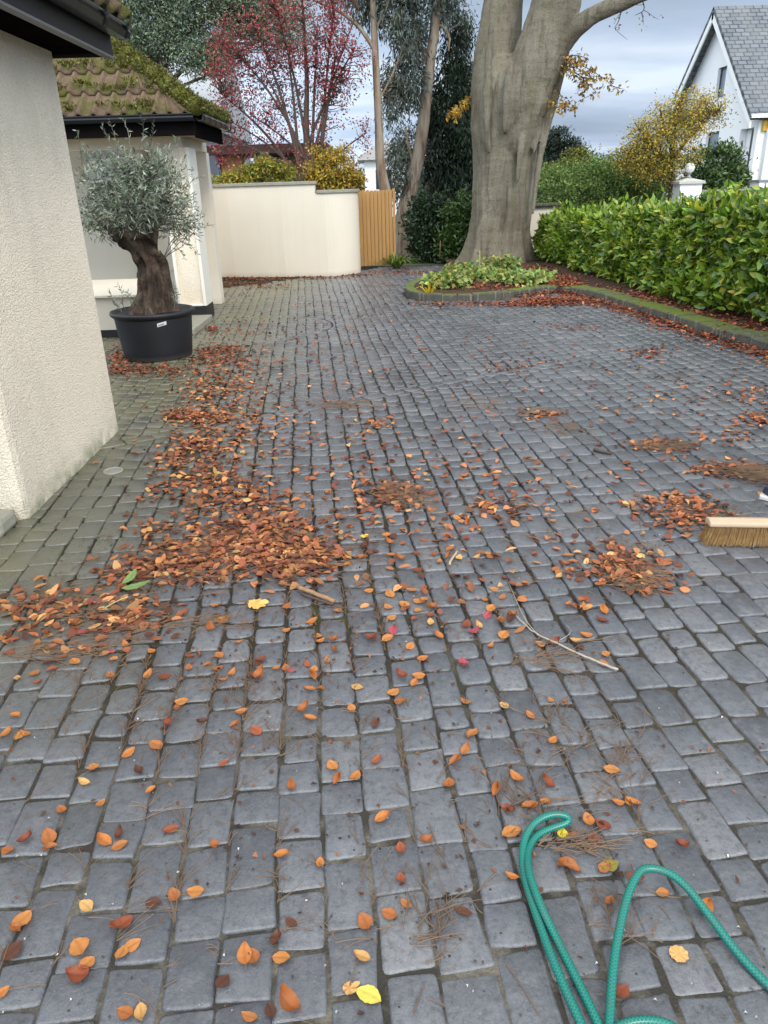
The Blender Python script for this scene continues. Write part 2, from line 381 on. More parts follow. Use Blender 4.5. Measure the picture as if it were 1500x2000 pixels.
class MB:
    def __init__(s): s.v, s.f, s.mi, s.c, s.w = [], [], [], {}, {}
    def add(s, vs, fs, mi=0, rnd=None, uv=None):
        o = len(s.v); s.v += [tuple(map(float, q)) for q in vs]
        for f_ in fs:
            s.f.append(tuple(o + i for i in f_)); s.mi.append(mi)
        if rnd is not None:
            for i in range(o, len(s.v)): s.c[i] = rnd
        if uv is not None:
            for i, q in enumerate(uv): s.w[o + i] = q
        return o
    def box(s, x0, x1, y0, y1, z0, z1, mi=0):
        s.add([(x0, y0, z0), (x1, y0, z0), (x1, y1, z0), (x0, y1, z0), (x0, y0, z1), (x1, y0, z1), (x1, y1, z1), (x0, y1, z1)],
              [(0, 3, 2, 1), (4, 5, 6, 7), (0, 1, 5, 4), (1, 2, 6, 5), (2, 3, 7, 6), (3, 0, 4, 7)], mi)
    def prism(s, poly, z0, z1, mi=0):
        n = len(poly)
        z0s = z0 if isinstance(z0, (list, tuple)) else [z0] * n
        z1s = z1 if isinstance(z1, (list, tuple)) else [z1] * n
        vs = [(p[0], p[1], z0s[i]) for i, p in enumerate(poly)] + [(p[0], p[1], z1s[i]) for i, p in enumerate(poly)]
        fs = [tuple(range(n - 1, -1, -1)), tuple(range(n, 2 * n))] + [(i, (i + 1) % n, n + (i + 1) % n, n + i) for i in range(n)]
        s.add(vs, fs, mi)
    def extrude(s, poly3, vec, mi=0):
        """closed planar polygon of 3-D points pushed along vec"""
        n = len(poly3); a = [np.array(q, float) for q in poly3]; vec = np.array(vec, float)
        vs = a + [q + vec for q in a]
        s.add(vs, [tuple(range(n - 1, -1, -1)), tuple(range(n, 2 * n))] + [(i, (i + 1) % n, n + (i + 1) % n, n + i) for i in range(n)], mi)
    def tube(s, pts, rad, sides=8, mi=0, caps=True, flat=1.0, twist=0.0, uvs=False):
        pts = [np.array(q, float) for q in pts]; n = len(pts)
        rad = [rad] * n if isinstance(rad, (int, float)) else list(rad)
        t0 = pts[1] - pts[0]; up = np.array([0, 0, 1.0])
        if abs(t0[2]) > 0.9 * np.linalg.norm(t0): up = np.array([0, 1.0, 0])
        vs, uv = [], []; L = 0.0; prev = None
        for i in range(n):
            t = pts[min(i + 1, n - 1)] - pts[max(i - 1, 0)]; t = t / (np.linalg.norm(t) + 1e-9)
            if prev is None: a = np.cross(up, t)
            else: a = prev - t * np.dot(prev, t)
            a = a / (np.linalg.norm(a) + 1e-9); prev = a; b = np.cross(t, a)
            if i: L += np.linalg.norm(pts[i] - pts[i - 1])
            fl = flat[i] if isinstance(flat, (list, tuple)) else flat
            for j in range(sides):
                th = 2 * math.pi * j / sides
                vs.append(pts[i] + rad[i] * (a * math.cos(th) / max(fl, .3) ** .5 + b * math.sin(th) * fl)); uv.append((L, j / sides, 0))
        fs = [(i * sides + j, i * sides + (j + 1) % sides, (i + 1) * sides + (j + 1) % sides, (i + 1) * sides + j) for i in range(n - 1) for j in range(sides)]
        if caps: fs += [tuple(range(sides - 1, -1, -1)), tuple(range((n - 1) * sides, n * sides))]
        s.add(vs, fs, mi, uv=uv if uvs else None)
    def lathe(s, c, prof, sides=40, mi=0):
        """profile of (radius, z) turned about the vertical through c"""
        n = len(prof)
        vs = [(c[0] + r * math.cos(2 * math.pi * j / sides), c[1] + r * math.sin(2 * math.pi * j / sides), z) for r, z in prof for j in range(sides)]
        fs = [(i * sides + j, i * sides + (j + 1) % sides, (i + 1) * sides + (j + 1) % sides, (i + 1) * sides + j) for i in range(n - 1) for j in range(sides)]
        if prof[0][0] > 1e-6: fs.append(tuple(range(sides - 1, -1, -1)))
        if prof[-1][0] > 1e-6: fs.append(tuple(range((n - 1) * sides, n * sides)))
        s.add(vs, fs, mi)
    def mesh(s, name, smooth=False):
        me = bpy.data.meshes.new(name); me.from_pydata(s.v, [], s.f)
        me.polygons.foreach_set('material_index', s.mi)
        if s.c:
            a = me.attributes.new('rnd', 'FLOAT', 'POINT'); a.data.foreach_set('value', [s.c.get(i, 0.5) for i in range(len(s.v))])
        if s.w:
            a = me.attributes.new('UVW', 'FLOAT_VECTOR', 'POINT'); a.data.foreach_set('vector', np.array([s.w.get(i, (0, 0, 0)) for i in range(len(s.v))], np.float32).ravel())
        if smooth: me.polygons.foreach_set('use_smooth', [True] * len(s.f))
        me.update()
        return me
    def build(s, name, mats, parent=None, smooth=False, bevel=0.0):
        o = link(name, s.mesh(name, smooth), mats)
        if bevel:
            b = o.modifiers.new('edge', 'BEVEL'); b.width = bevel; b.segments = 2; b.limit_method = 'ANGLE'; b.angle_limit = R_(40)
        if parent is not None: put(o, parent)
        return o

def np_mesh(name, V, Fc, cols=None):
    """V (n,3), Fc (m,k) faces of one size"""
    me = bpy.data.meshes.new(name)
    V = np.asarray(V, np.float32); Fc = np.asarray(Fc, np.int32); m, kk = Fc.shape
    me.vertices.add(len(V)); me.vertices.foreach_set('co', V.ravel())
    me.loops.add(m * kk); me.loops.foreach_set('vertex_index', Fc.ravel())
    me.polygons.add(m); me.polygons.foreach_set('loop_start', np.arange(0, m * kk, kk, dtype=np.int32))
    me.update(calc_edges=True); me.validate()
    if cols is not None:
        a = me.color_attributes.new('Col', 'FLOAT_COLOR', 'POINT')
        a.data.foreach_set('color', np.c_[cols, np.ones(len(cols))].astype(np.float32).ravel())
    return me

def unit(a): return a / (np.linalg.norm(a, axis=-1, keepdims=True) + 1e-9)

def leaf_arrays(P, D, N, L, Wd, cols, fold=0.18, curl=0.15, detail=1):
    """leaves at P along D, facing N. detail 0: 2 triangles, 1: 4 triangles with a midrib fold, 2: eight-face oval leaf"""
    n = len(P); D = unit(D); S = unit(np.cross(D, N)); N = np.cross(S, D)
    L = np.broadcast_to(L, n)[:, None]; Wd = np.broadcast_to(Wd, n)[:, None]
    def pt(u, v, w): return P + D * L * u + S * Wd * v + N * (Wd * w)
    if detail == 0:
        V = np.stack([pt(0, 0, 0), pt(.45, .5, fold), pt(1, 0, -curl), pt(.45, -.5, fold)], 1)
        F = np.array([[0, 1, 2], [0, 2, 3]])
    elif detail == 1:
        V = np.stack([pt(0, 0, 0), pt(.42, .5, fold), pt(1, 0, -curl * 2), pt(.42, -.5, fold), pt(.5, 0, 0)], 1)
        F = np.array([[0, 1, 4], [1, 2, 4], [2, 3, 4], [3, 0, 4]])
    else:
        V = np.stack([pt(0, 0, 0), pt(.18, .36, fold * .8), pt(.5, .5, fold), pt(.8, .30, fold * .6 - curl), pt(1, 0, -curl * 2),
                      pt(.8, -.30, fold * .6 - curl), pt(.5, -.5, fold), pt(.18, -.36, fold * .8), pt(.3, 0, 0), pt(.7, 0, -curl * .6)], 1)
        F = np.array([[0, 1, 8], [1, 2, 8], [2, 9, 8], [2, 3, 9], [3, 4, 9], [4, 5, 9], [5, 6, 9], [6, 8, 9], [6, 7, 8], [7, 0, 8]])
    kv = V.shape[1]
    Fa = (F[None] + (np.arange(n) * kv)[:, None, None]).reshape(-1, 3)
    Ca = np.repeat(cols, kv, axis=0)
    return V.reshape(-1, 3), Fa, Ca

def join_arrays(parts):
    V, F, Cc, o = [], [], [], 0
    for v, f_, c_ in parts:
        V.append(v); F.append(f_ + o); Cc.append(c_); o += len(v)
    return np.concatenate(V), np.concatenate(F), np.concatenate(Cc)

def RV(n, a, b): return (a + (b - a) * RNG.random(n))[:, None]
def palette(n, pal, wts=None, jit=0.18):
    pal = np.array(pal, float)
    w = None if wts is None else np.array(wts, float) / sum(wts)
    c_ = pal[RNG.choice(len(pal), n, p=w)]
    return np.clip(c_ * (1 + jit * RNG.standard_normal((n, 1))) * (1 + 0.06 * RNG.standard_normal((n, 3))), 0.004, 0.95)

def clumps(ell, n_cl, shell=0.55):
    """cluster centres inside ellipsoids (cx,cy,cz,rx,ry,rz), biased to the outside"""
    ell = np.array(ell, float)
    vol = (ell[:, 3] * ell[:, 4] * ell[:, 5]) ** 0.75
    idx = RNG.choice(len(ell), n_cl, p=vol / vol.sum())
    d = unit(RNG.standard_normal((n_cl, 3)))
    r = RNG.random(n_cl) ** (1 / 3.0)
    r = shell + (1 - shell) * r if shell else r
    r = r * (0.82 + 0.36 * RNG.random(n_cl))
    return ell[idx, :3] + d * r[:, None] * ell[idx, 3:], d

def crown(name, ell, n_cl, per, spread, L, Wd, pal, parent, mat='leaf', wts=None, droop=0.0, up=0.3, detail=1, shell=0.55, long_axis=None, jit=0.2, clump_jit=0.25, fold=0.18):
    cc, d = clumps(ell, n_cl, shell)
    n = n_cl * per
    ci = np.repeat(np.arange(n_cl), per)
    sp = np.array(spread if isinstance(spread, (list, tuple)) else (spread,) * 3)
    P = cc[ci] + RNG.standard_normal((n, 3)) * sp
    D = unit(RNG.standard_normal((n, 3)) * 0.8 + d[ci] * 0.7 + np.array([0, 0, -droop * 2.2]))
    N = unit(RNG.standard_normal((n, 3)) + np.array([0, 0, up * 3]) + d[ci] * 0.6)
    cols = palette(n, pal, wts, jit) * (1 + clump_jit * (RNG.random(n_cl) - 0.5) * 2)[ci][:, None]
    Ls = L * (0.7 + 0.6 * RNG.random(n)); Ws = Wd * (0.7 + 0.6 * RNG.random(n))
    V, F, Cc = leaf_arrays(P, D, N, Ls, Ws, np.clip(cols, 0.004, 0.9), fold=fold, detail=detail)
    o = link(name, np_mesh(name, V, F, Cc), M[mat])
    if parent is not None: put(o, parent)
    return o, cc

def bend(a, b, k_=0.15, n=7, sag=0.0):
    a, b = np.array(a, float), np.array(b, float); L = np.linalg.norm(b - a)
    off = RNG.standard_normal(3) * k_ * L; off2 = RNG.standard_normal(3) * k_ * 0.5 * L
    t = np.linspace(0, 1, n)[:, None]
    return a + (b - a) * t + off * (t * (1 - t)) * 2 + off2 * np.sin(t * math.pi * 2) * 0.5 + np.array([0, 0, sag * L]) * (t * (1 - t))

def twigs(mb, limbs, targets, r0=0.012, r1=0.003, sides=4, k_=0.12, frac=1.0, far=9.0):
    """thin curved twigs from the nearest limb points out to targets"""
    pts = np.concatenate([np.array(l)[len(l) // 4:] for l in limbs])
    for t in targets:
        if random.random() > frac: continue
        dd = np.linalg.norm(pts - t, axis=1) + 0.5 * np.maximum(0, pts[:, 2] - t[2] + 0.1)
        i = int(np.argmin(dd))
        if dd[i] > far: continue
        mb.tube(bend(pts[i], t, k_, 6), list(np.linspace(r0, r1, 6)), sides, caps=False)

def remeshed(mb, name, mats, parent, voxel, smooth_it=4, disp=None):
    o = link(name, mb.mesh(name), mats)
    md = o.modifiers.new('r', 'REMESH'); md.mode = 'VOXEL'; md.voxel_size = voxel
    sm = o.modifiers.new('s', 'SMOOTH'); sm.iterations = smooth_it; sm.factor = 0.5
    dg = bpy.context.evaluated_depsgraph_get()
    me = bpy.data.meshes.new_from_object(o.evaluated_get(dg))
    o.modifiers.clear(); old = o.data; o.data = me; bpy.data.meshes.remove(old)
    me.name = name
    if not me.materials:
        for m in (mats if isinstance(mats, (list, tuple)) else [mats]): me.materials.append(m)
    if disp:
        me.update()
        for v, nv in [(v, v.normal.copy()) for v in me.vertices]:
            v.co += nv * disp(v.co, nv)
    me.polygons.foreach_set('use_smooth', [True] * len(me.polygons))
    me.update()
    if parent is not None: put(o, parent)
    return o
# ================================================================== the ground and the drive
def struct(o): o['kind'] = 'structure'; return o

mb = MB(); mb.add([(-400, -60, -0.04), (400, -60, -0.04), (400, 900, -0.04), (-400, 900, -0.04)], [(0, 1, 2, 3)])
struct(mb.build('ground', M['grass_soil']))

kerb_px = [(868, 536), (826, 549), (800, 560), (789, 573), (800, 582), (835, 588), (909, 588), (970, 585), (1013, 580), (1056, 573), (1095, 569), (1131, 577), (1180, 590), (1250, 612), (1350, 645), (1500, 690)]
kerb_line = [G(*q)[:2] for q in kerb_px] + [np.array((4.33, 4.2)), np.array((4.85, 0.6)), np.array((5.2, -2.0))]

def resample(pts, step):
    pts = [np.array(q, float) for q in pts]; seg = [np.linalg.norm(b - a) for a, b in zip(pts, pts[1:])]
    tot = sum(seg); n = max(2, int(tot / step)); out = []
    cum = np.concatenate([[0], np.cumsum(seg)])
    for s_ in np.linspace(0, tot, n + 1):
        i = min(int(np.searchsorted(cum, s_, 'right')) - 1, len(seg) - 1)
        out.append(pts[i] + (pts[i + 1] - pts[i]) * (s_ - cum[i]) / seg[i])
    return out
def smooth_line(pts, it=2):
    for _ in range(it):
        q = [pts[0]]
        for a, b in zip(pts, pts[1:]): q += [a * .75 + b * .25, a * .25 + b * .75]
        pts = q + [pts[-1]]
    return pts
kerb_pts = resample(smooth_line(kerb_line), 0.235)
def lnorm(i):
    t = kerb_pts[min(i + 1, len(kerb_pts) - 1)] - kerb_pts[max(i - 1, 0)]; t /= np.linalg.norm(t)
    return np.array((-t[1], t[0]))
kin = [p + lnorm(i) * (0.15 + 0.13 * min(1, max(0, (p[0] - 1.6) / 1.2))) for i, p in enumerate(kerb_pts)]
mb = MB()
for i in range(len(kerb_pts) - 1):
    a, b, c_, d_ = kerb_pts[i], kerb_pts[i + 1], kin[i + 1], kin[i]
    m_ = (a + b + c_ + d_) / 4; z = (0.115 if i > 26 else 0.095) + random.uniform(-.009, .009); j = np.array((random.uniform(-.006, .006), random.uniform(-.006, .006)))
    q = [m_ + (x - m_) * 0.985 + j for x in (a, b, c_, d_)]
    t = [m_ + (x - m_) * 0.90 + j for x in (a, b, c_, d_)]
    vs = [(*x, -0.03) for x in q] + [(*x, z - .018) for x in q] + [(*x, z) for x in t]
    mb.add(vs, [(0, 1, 5, 4), (1, 2, 6, 5), (2, 3, 7, 6), (3, 0, 4, 7), (4, 5, 9, 8), (5, 6, 10, 9), (6, 7, 11, 10), (7, 4, 8, 11), (8, 9, 10, 11)])
struct(mb.build('kerb', M['kerb']))
# the planted bed inside the kerb
bed = [tuple(p) for p in kin] + [(9.5, -2.0), (9.5, 20), (1.6, 20)]
mb = MB(); n_ = len(bed)
mb.add([(x, y, 0.085) for x, y in bed], [tuple(range(n_))])
struct(mb.build('planting_bed', M['soil']))

kp = np.array(kerb_pts)
def inside_bed(x, y, margin=0.0):
    d = np.linalg.norm(kp - (x, y), axis=1); i = int(np.argmin(d)); nn = lnorm(i)
    return float(np.dot(np.array((x, y)) - kp[i], nn)) > -margin

# rows of tumbled setts
U2 = np.array((-0.09, 1.0)); U2 /= np.linalg.norm(U2); V2 = np.array((U2[1], -U2[0]))
SA, SB = G(500, 815)[:2], G(1180, 690)[:2]
st = (SB - SA) / np.linalg.norm(SB - SA); sn = np.array((-st[1], st[0]))
RC, RR = G(500, 640)[:2], 0.92
def clip(poly, p0, nn, off):
    out = []
    for i in range(len(poly)):
        a, b = poly[i], poly[(i + 1) % len(poly)]
        da, db = np.dot(a - p0, nn) - off, np.dot(b - p0, nn) - off
        if da >= 0: out.append(a)
        if (da >= 0) != (db >= 0): out.append(a + (b - a) * da / (da - db))
    return out
def area(p): return 0.5 * abs(sum(p[i][0] * p[(i + 1) % len(p)][1] - p[(i + 1) % len(p)][0] * p[i][1] for i in range(len(p))))
mb = MB()
def sett(poly, rnd=None):
    if len(poly) < 3 or area(poly) < 0.0028: return
    c_ = sum(poly) / len(poly); near = c_[1] < 5.0
    gap = 0.0022 if c_[0] > -0.9 else 0.0024
    if c_[0] > -1.15:
        ramp_ = min(1, max(0, (c_[1] - 1.55) / .8)); ramp_ *= max(.1, 1 + 1.6 * mnoise.noise((c_[0] * 1.3, c_[1] * 1.0, 7))); ramp_ *= max(.3, min(1, 1.35 - c_[1] / 10)); gap += ramp_ * (.0038 if c_[0] < .9 + .3 * math.sin(c_[1] * 2) else .0014) * random.uniform(.6, 1.2)
    rad = random.uniform(.012, .034) if c_[1] > 1.9 else random.uniform(.006, .016)
    q = []
    for x in poly:
        d = c_ - x; l = np.linalg.norm(d); q.append(x + d / l * gap * 1.45 + RNG.standard_normal(2) * .0040)
    o = []
    n = len(q)
    for i in range(n):
        a, b, d = q[i - 1], q[i], q[(i + 1) % n]
        la, lb = np.linalg.norm(a - b), np.linalg.norm(d - b)
        rk = min(rad * random.choice((.5, .8, 1, 1, 1.4)), .028); ra, rb = min(rk, la * .38), min(rk * random.uniform(.7, 1.3), lb * .38)
        p0, p1 = b + (a - b) / la * ra, b + (d - b) / lb * rb
        if near: o += [p0, b * .5 + (p0 + p1) * .25, p1, (p1 + (d + (b - d) / lb * rb)) / 2 + RNG.standard_normal(2) * .0017]
        else: o += [p0, p1]
    m_ = len(o); z = max(-.002, min(.004, random.gauss(0, .0018))); tx, ty = RNG.standard_normal(2) * .010
    def Z(p): return z + np.dot(p - c_, (tx, ty))
    in1 = [p + (c_ - p) / np.linalg.norm(c_ - p) * .0035 for p in o]
    in2 = [p + (c_ - p) / np.linalg.norm(c_ - p) * .009 for p in o]
    vs = [(*p, -.035) for p in o] + [(*p, Z(p) - .0075 + random.uniform(-.001, .001)) for p in o] + [(*p, Z(p) - .0022) for p in in1] + [(*p, Z(p) + random.uniform(-.0004, .0004)) for p in in2]
    fs = [(r * m_ + i, r * m_ + (i + 1) % m_, (r + 1) * m_ + (i + 1) % m_, (r + 1) * m_ + i) for r in range(3) for i in range(m_)] + [tuple(range(3 * m_, 4 * m_))]
    mb.add(vs, fs, 0, rnd=random.random() if rnd is None else rnd)
cb = [-5.9]
while cb[-1] < 7.5: cb.append(cb[-1] + random.uniform(.113, .129))
def warp(p):
    return p + V2 * (.016 * mnoise.noise((p[0] * 1.1, p[1] * 1.1, 1)) + .006 * mnoise.noise((p[0] * 5, p[1] * 5, 2))) + U2 * (.010 * mnoise.noise((p[0] * 2, p[1] * 2, 5)))
for b0, b1 in zip(cb, cb[1:]):
    CW = b1 - b0; a = -0.3 + random.random() * .2
    while a < 17.4:
        ln = random.choice((.12, .12, .16, .16, .16, .20, .20, .14)) * random.uniform(.96, 1.04)
        cc = U2 * (a + ln / 2) + V2 * (b0 + CW / 2)
        x, y = cc
        a0, a1 = a, a + ln; a = a1
        if y < -0.1 or y > 16.9 or x < -4.3 or (y < 3.6 and x < -2.6) or x > 5.4: continue
        if abs(x) > 0.75 + y * 0.62 + 2.6: continue
        if inside_bed(x, y, 0.05): continue
        if y > 15.35 and x < -0.9 and y > 15.5 + 0.1 * math.sin(x): continue
        if y > 15.8 + (x + 0.9) * 1.0 and x < 0.2: continue
        poly = [U2 * s_ + V2 * t_ for s_, t_ in ((a0, b0), (a0, b0 + CW), (a1, b0 + CW), (a1, b0))]
        rr = np.linalg.norm(cc - RC)
        if abs(rr - RR) < 0.17:
            dn = (cc - RC) / rr; pw = [warp(q) for q in poly]
            sett(clip(pw, RC + dn * (RR + .056), dn, 0)); sett(clip(pw, RC + dn * (RR - .056), -dn, 0)); continue
        ds = np.dot(cc - SA, sn)
        if abs(ds) < 0.3 and x < 3.6:
            poly = [warp(q) for q in poly]; sett(clip(poly, SA, sn, 0.062)); sett(clip(poly, SA, -sn, 0.062))
        else: sett([warp(q) for q in poly])
s_ = -1.2
while s_ < 5.2:                                     # the edge course that divides the two fields of setts
    ln = random.choice((.16, .2, .2, .24)); p = SA + st * s_
    sett([p - sn * .06, p + st * ln - sn * .06, p + st * ln + sn * .06, p + sn * .06]); s_ += ln
nr = int(2 * math.pi * RR / .17)                    # the round course
for i in range(nr):
    t0, t1 = 2 * math.pi * i / nr, 2 * math.pi * (i + 1) / nr
    sett([RC + r * np.array((math.cos(t), math.sin(t))) for r, t in ((RR - .05, t0), (RR - .05, t1), (RR + .05, t1), (RR + .05, t0))])
drive = mb.build('driveway', M['setts'], None, True)
struct(drive)
# sand and moss in the joints: full to the brim near the viewer, washed out farther on
gx, gy = np.linspace(-4.6, 6.0, 70), np.linspace(-0.4, 17.3, 110)
V = [(x, y, -0.0048 - 0.0080 * min(1, max(0, (y - 1.7 + 0.3 * math.sin(x * 3)) / 1.2)) + 0.001 * mnoise.noise((x * 9, y * 9, 0))) for y in gy for x in gx]
nx = len(gx)
Fq = [(j * nx + i, j * nx + i + 1, (j + 1) * nx + i + 1, (j + 1) * nx + i) for j in range(len(gy) - 1) for i in range(nx - 1)]
struct(link('joint_bed', np_mesh('joint_bed', V, Fq), M['joint']))

# small round inspection cover set in the setts by the wall
p = G(221, 920)
t = empty('inspection_cover', (p[0], p[1], 0.0), 'small round pale metal cover let into the setts near the rough white wall', 'drain cover')
mb = MB(); mb.lathe((p[0], p[1]), [(.062, -.01), (.062, .006), (.052, .008), (.050, .004)], 28); mb.build('rim', M['stone'], t, True)
mb = MB(); mb.lathe((p[0], p[1]), [(.049, -.01), (.049, .0035), (.02, .005), (0.0001, .005)], 28); mb.build('plate', simple('galvanised_plate', (.22, .22, .22), .6, .3, 30), t, True)

# ================================================================== the near house on the left
WXp = -1.93
Y0, Y1 = 3.67, 5.30
house = empty('rough_cast_house', (-3.0, 4.5, 0), 'near house corner at the left with rough dashed cream wall, black eaves and black gutter', 'house')
mb = MB()
mb.prism([(-6.5, Y0 + .06), (WXp - .04, Y0 + .012), (WXp - .012, Y0 + .03), (WXp, Y0 + .07), (WXp - .012, Y1 - .02), (WXp - .05, Y1), (-6.5, Y1)], -.02, 2.43)
wall = mb.build('wall', M['roughcast'], house, False)
EX = -1.60
mb = MB(); mb.box(-6.6, EX - .02, Y0 - 1.4, Y1 + .08, 2.405, 2.43); mb.build('soffit', M['black_board'], house)
mb = MB(); mb.box(EX - .02, EX, Y0 - 1.4, Y1 + .08, 2.385, 2.60); mb.box(-6.6, EX - .022, Y1 + .082, Y1 + .10, 2.385, 2.60)
fs_ = mb.build('fascia', simple('dark_grey_fascia', (.022, .021, .021), .5, .2, 6, spec=.25), house)
mb = MB(); mb.box(EX - .045, EX + .003, Y0 - 1.4, Y1 + .082, 2.372, 2.384); mb.build('lower_edge', simple('weathered_grey_edge', (.17, .165, .16), .5, .2, 9), fs_)
# gutter: an open trough on brackets
def trough(mb, x, y0, y1, z, r, out=1):
    prof = [(0, 0), (.2 * r, -.75 * r), (.75 * r, -1.05 * r), (1.5 * r, -.95 * r), (1.75 * r, -.45 * r), (1.62 * r, -.15 * r), (1.9 * r, 0.02 * r), (1.9 * r, .16 * r), (1.78 * r, .16 * r), (1.55 * r, -.05 * r), (1.4 * r, -.8 * r), (.75 * r, -.92 * r), (.28 * r, -.65 * r), (.08 * r, 0)]
    mb.extrude([(x + out * a, y0, z + b) for a, b in prof], (0, y1 - y0, 0))
mb = MB(); trough(mb, EX + .004, Y0 - 1.4, Y1 + .10, 2.535, .062); g_ = mb.build('gutter', simple('shiny_wet_gutter', (.014, .015, .017), .14, .3, 9, .25, 30, .004, spec=.7), house)
for yb in (3.3, 4.15, 4.95, 5.36):
    mb = MB(); trough(mb, EX + .004, yb, yb + .045, 2.541, .068); mb.build('bracket', M['black_plastic'], g_)
# tiles above the gutter
def pantiles(mb, origin, right, upslope, nrm, width_at, rows, exposure, pitch_, thick=.03, amp=.028, step=.045):
    right, upslope, nrm = (np.array(q, float) / np.linalg.norm(q) for q in (right, upslope, nrm))
    for r in range(rows):
        s0, s1 = r * exposure - .02, (r + 1) * exposure + .05
        x0, x1, xt0, xt1 = width_at(s0)[0], width_at(s0)[1], width_at(s1)[0], width_at(s1)[1]
        n = max(2, int((x1 - x0) / pitch_ * 14)); ph = 0
        vs = []
        for jj, (s_, xa, xb) in enumerate(((s0, x0, x1), (s0, x0, x1), (s1, xt0, xt1))):
            for i in range(n + 1):
                xx = x0 + (x1 - x0) * i / n
                xx = min(max(xx, xa), xb)
                w = (xx / pitch_) % 1.0
                h_ = amp * 1.5 * math.sin(math.pi * w / .42) ** .8 if w < .42 else -amp * .35 * math.sin(math.pi * (w - .42) / .58)
                lift = (step if jj == 1 else (step - thick if jj == 0 else 0.0)) + .004 * mnoise.noise((xx * 4, s_ * 4, 3))
                vs.append(np.array(origin) + right * xx + upslope * s_ + nrm * (h_ + lift))
        m_ = n + 1
        mb.add(vs, [(i, i + 1, m_ + i + 1, m_ + i) for i in range(n)] + [(m_ + i, m_ + i + 1, 2 * m_ + i + 1, 2 * m_ + i) for i in range(n)])
mb = MB()
pantiles(mb, (EX + .10, Y0 - 1.4, 2.555), (0, 1, 0), (-math.cos(R_(42)), 0, math.sin(R_(42))), (math.sin(R_(42)), 0, math.cos(R_(42))), lambda s_: (0, Y1 + 1.52 - Y0), 8, .31, .2)
rf = mb.build('roof', M['tile'], house, True)
mb = MB()
a0 = np.array((EX + .06, Y1 + .10, 2.60)); b0 = a0 + 2.4 * np.array((-math.cos(R_(42)), 0, math.sin(R_(42))))
mb.tube([a0, b0], .07, 8); mb.build('verge', M['moss'], rf, True)

# door step stone and dark post at the very edge
st_ = empty('stone_block', (-2.0, 3.55, 0), 'worn mossy stone block lying at the foot of the rough wall, at the left edge', 'stone')
mb = MB(); mb.box(-2.4, -1.965, 3.47, 3.66, -.01, .085); o = mb.build('block', M['stone'], st_, False, .025)
mb = MB(); mb.box(-2.19, -2.10, 3.60, 3.725, .09, 2.4)
tag(mb.build('timber_post', simple('dark_stained_post', (.035, .022, .015), .6), None, False, .006), 'dark stained timber post against the rough wall end, at the left edge', 'post')

# ================================================================== the porch
porch = empty('tiled_porch', (-2.9, 10.8, 0), 'cream porch with mossy pantiled hip roof and black eaves, behind the olive tree', 'porch')
mb = MB(); mb.box(-5.4, -2.80, 9.22, 9.50, .09, .475); mb.prism([(-5.4, 9.17), (-2.77, 9.17), (-2.77, 10.4), (-5.4, 10.4)], [.475] * 4, [.50, .50, .56, .56])
mb.build('low_wall', M['cream'], porch)
mb = MB(); mb.box(-5.4, -2.81, 9.205, 9.45, -.01, .088); mb.build('plinth', M['dark_plinth'], porch)
mb = MB(); mb.box(-2.76, -2.26, 9.24, 10.36, -.01, .07); mb.build('step', M['stone'], porch, False, .01)
mb = MB(); mb.box(-2.66, -2.34, 10.41, 10.82, .20, 2.12); col = mb.build('corner_pillar', M['roughcast'], porch)
mb = MB(); mb.box(-2.70, -2.66, 10.36, 10.80, .18, 2.12); mb.box(-2.37, -2.325, 10.385, 10.80, .18, 2.12); mb.box(-2.659, -2.371, 10.38, 10.78, .18, .205); mb.build('trim', M['cream_trim'], col, False, .008)
mb = MB(); mb.box(-2.70, -2.33, 10.375, 10.84, -.01, .175); mb.build('pillar_base', M['dark_plinth'], col)
# back wall with an opening to the light, side wall with an arch
mb = MB()
mb.box(-5.6, -4.22, 11.9, 12.1, 0, 2.45); mb.box(-3.62, -2.75, 11.9, 12.1, 0, 2.45); mb.box(-4.22, -3.62, 11.9, 12.1, 0, 1.35); mb.box(-4.22, -3.62, 11.9, 12.1, 2.24, 2.45)
mb.box(-2.75, -2.42, 11.9, 12.1, 0, 2.12)
mb.build('back_wall', M['cream'], porch)
mb = MB()
for a_, b_, c_, d_ in ((-4.22, -4.17, 1.35, 2.24), (-3.67, -3.62, 1.35, 2.24), (-4.17, -3.67, 2.19, 2.24), (-4.17, -3.67, 1.35, 1.41), (-4.17, -3.67, 1.76, 1.80)): mb.box(a_, b_, 11.93, 11.99, c_, d_)
wf = mb.build('window', M['white_trim'], porch)
mb = MB(); mb.box(-4.17, -3.67, 11.955, 11.965, 1.41, 1.76); mb.build('pane', M['glass'], wf)
mb = MB(); mb.box(-4.17, -3.67, 11.955, 11.965, 1.80, 2.19); mb.build('pane', simple('pane_with_painted_sky', (.62, .66, .70), .15), wf)  # upper pane coloured pale: the bright sky is painted into its base colour
mb = MB(); mb.box(-5.6, -2.40, 10.40, 10.60, 2.12, 2.24); mb.box(-2.62, -2.40, 10.62, 11.9, 2.12, 2.24); mb.build('beam', M['cream'], porch)
mb = MB(); mb.box(-3.15, -3.02, 10.70, 11.88, 0.56, 2.119); mb.build('inner_wall', M['cream'], porch)
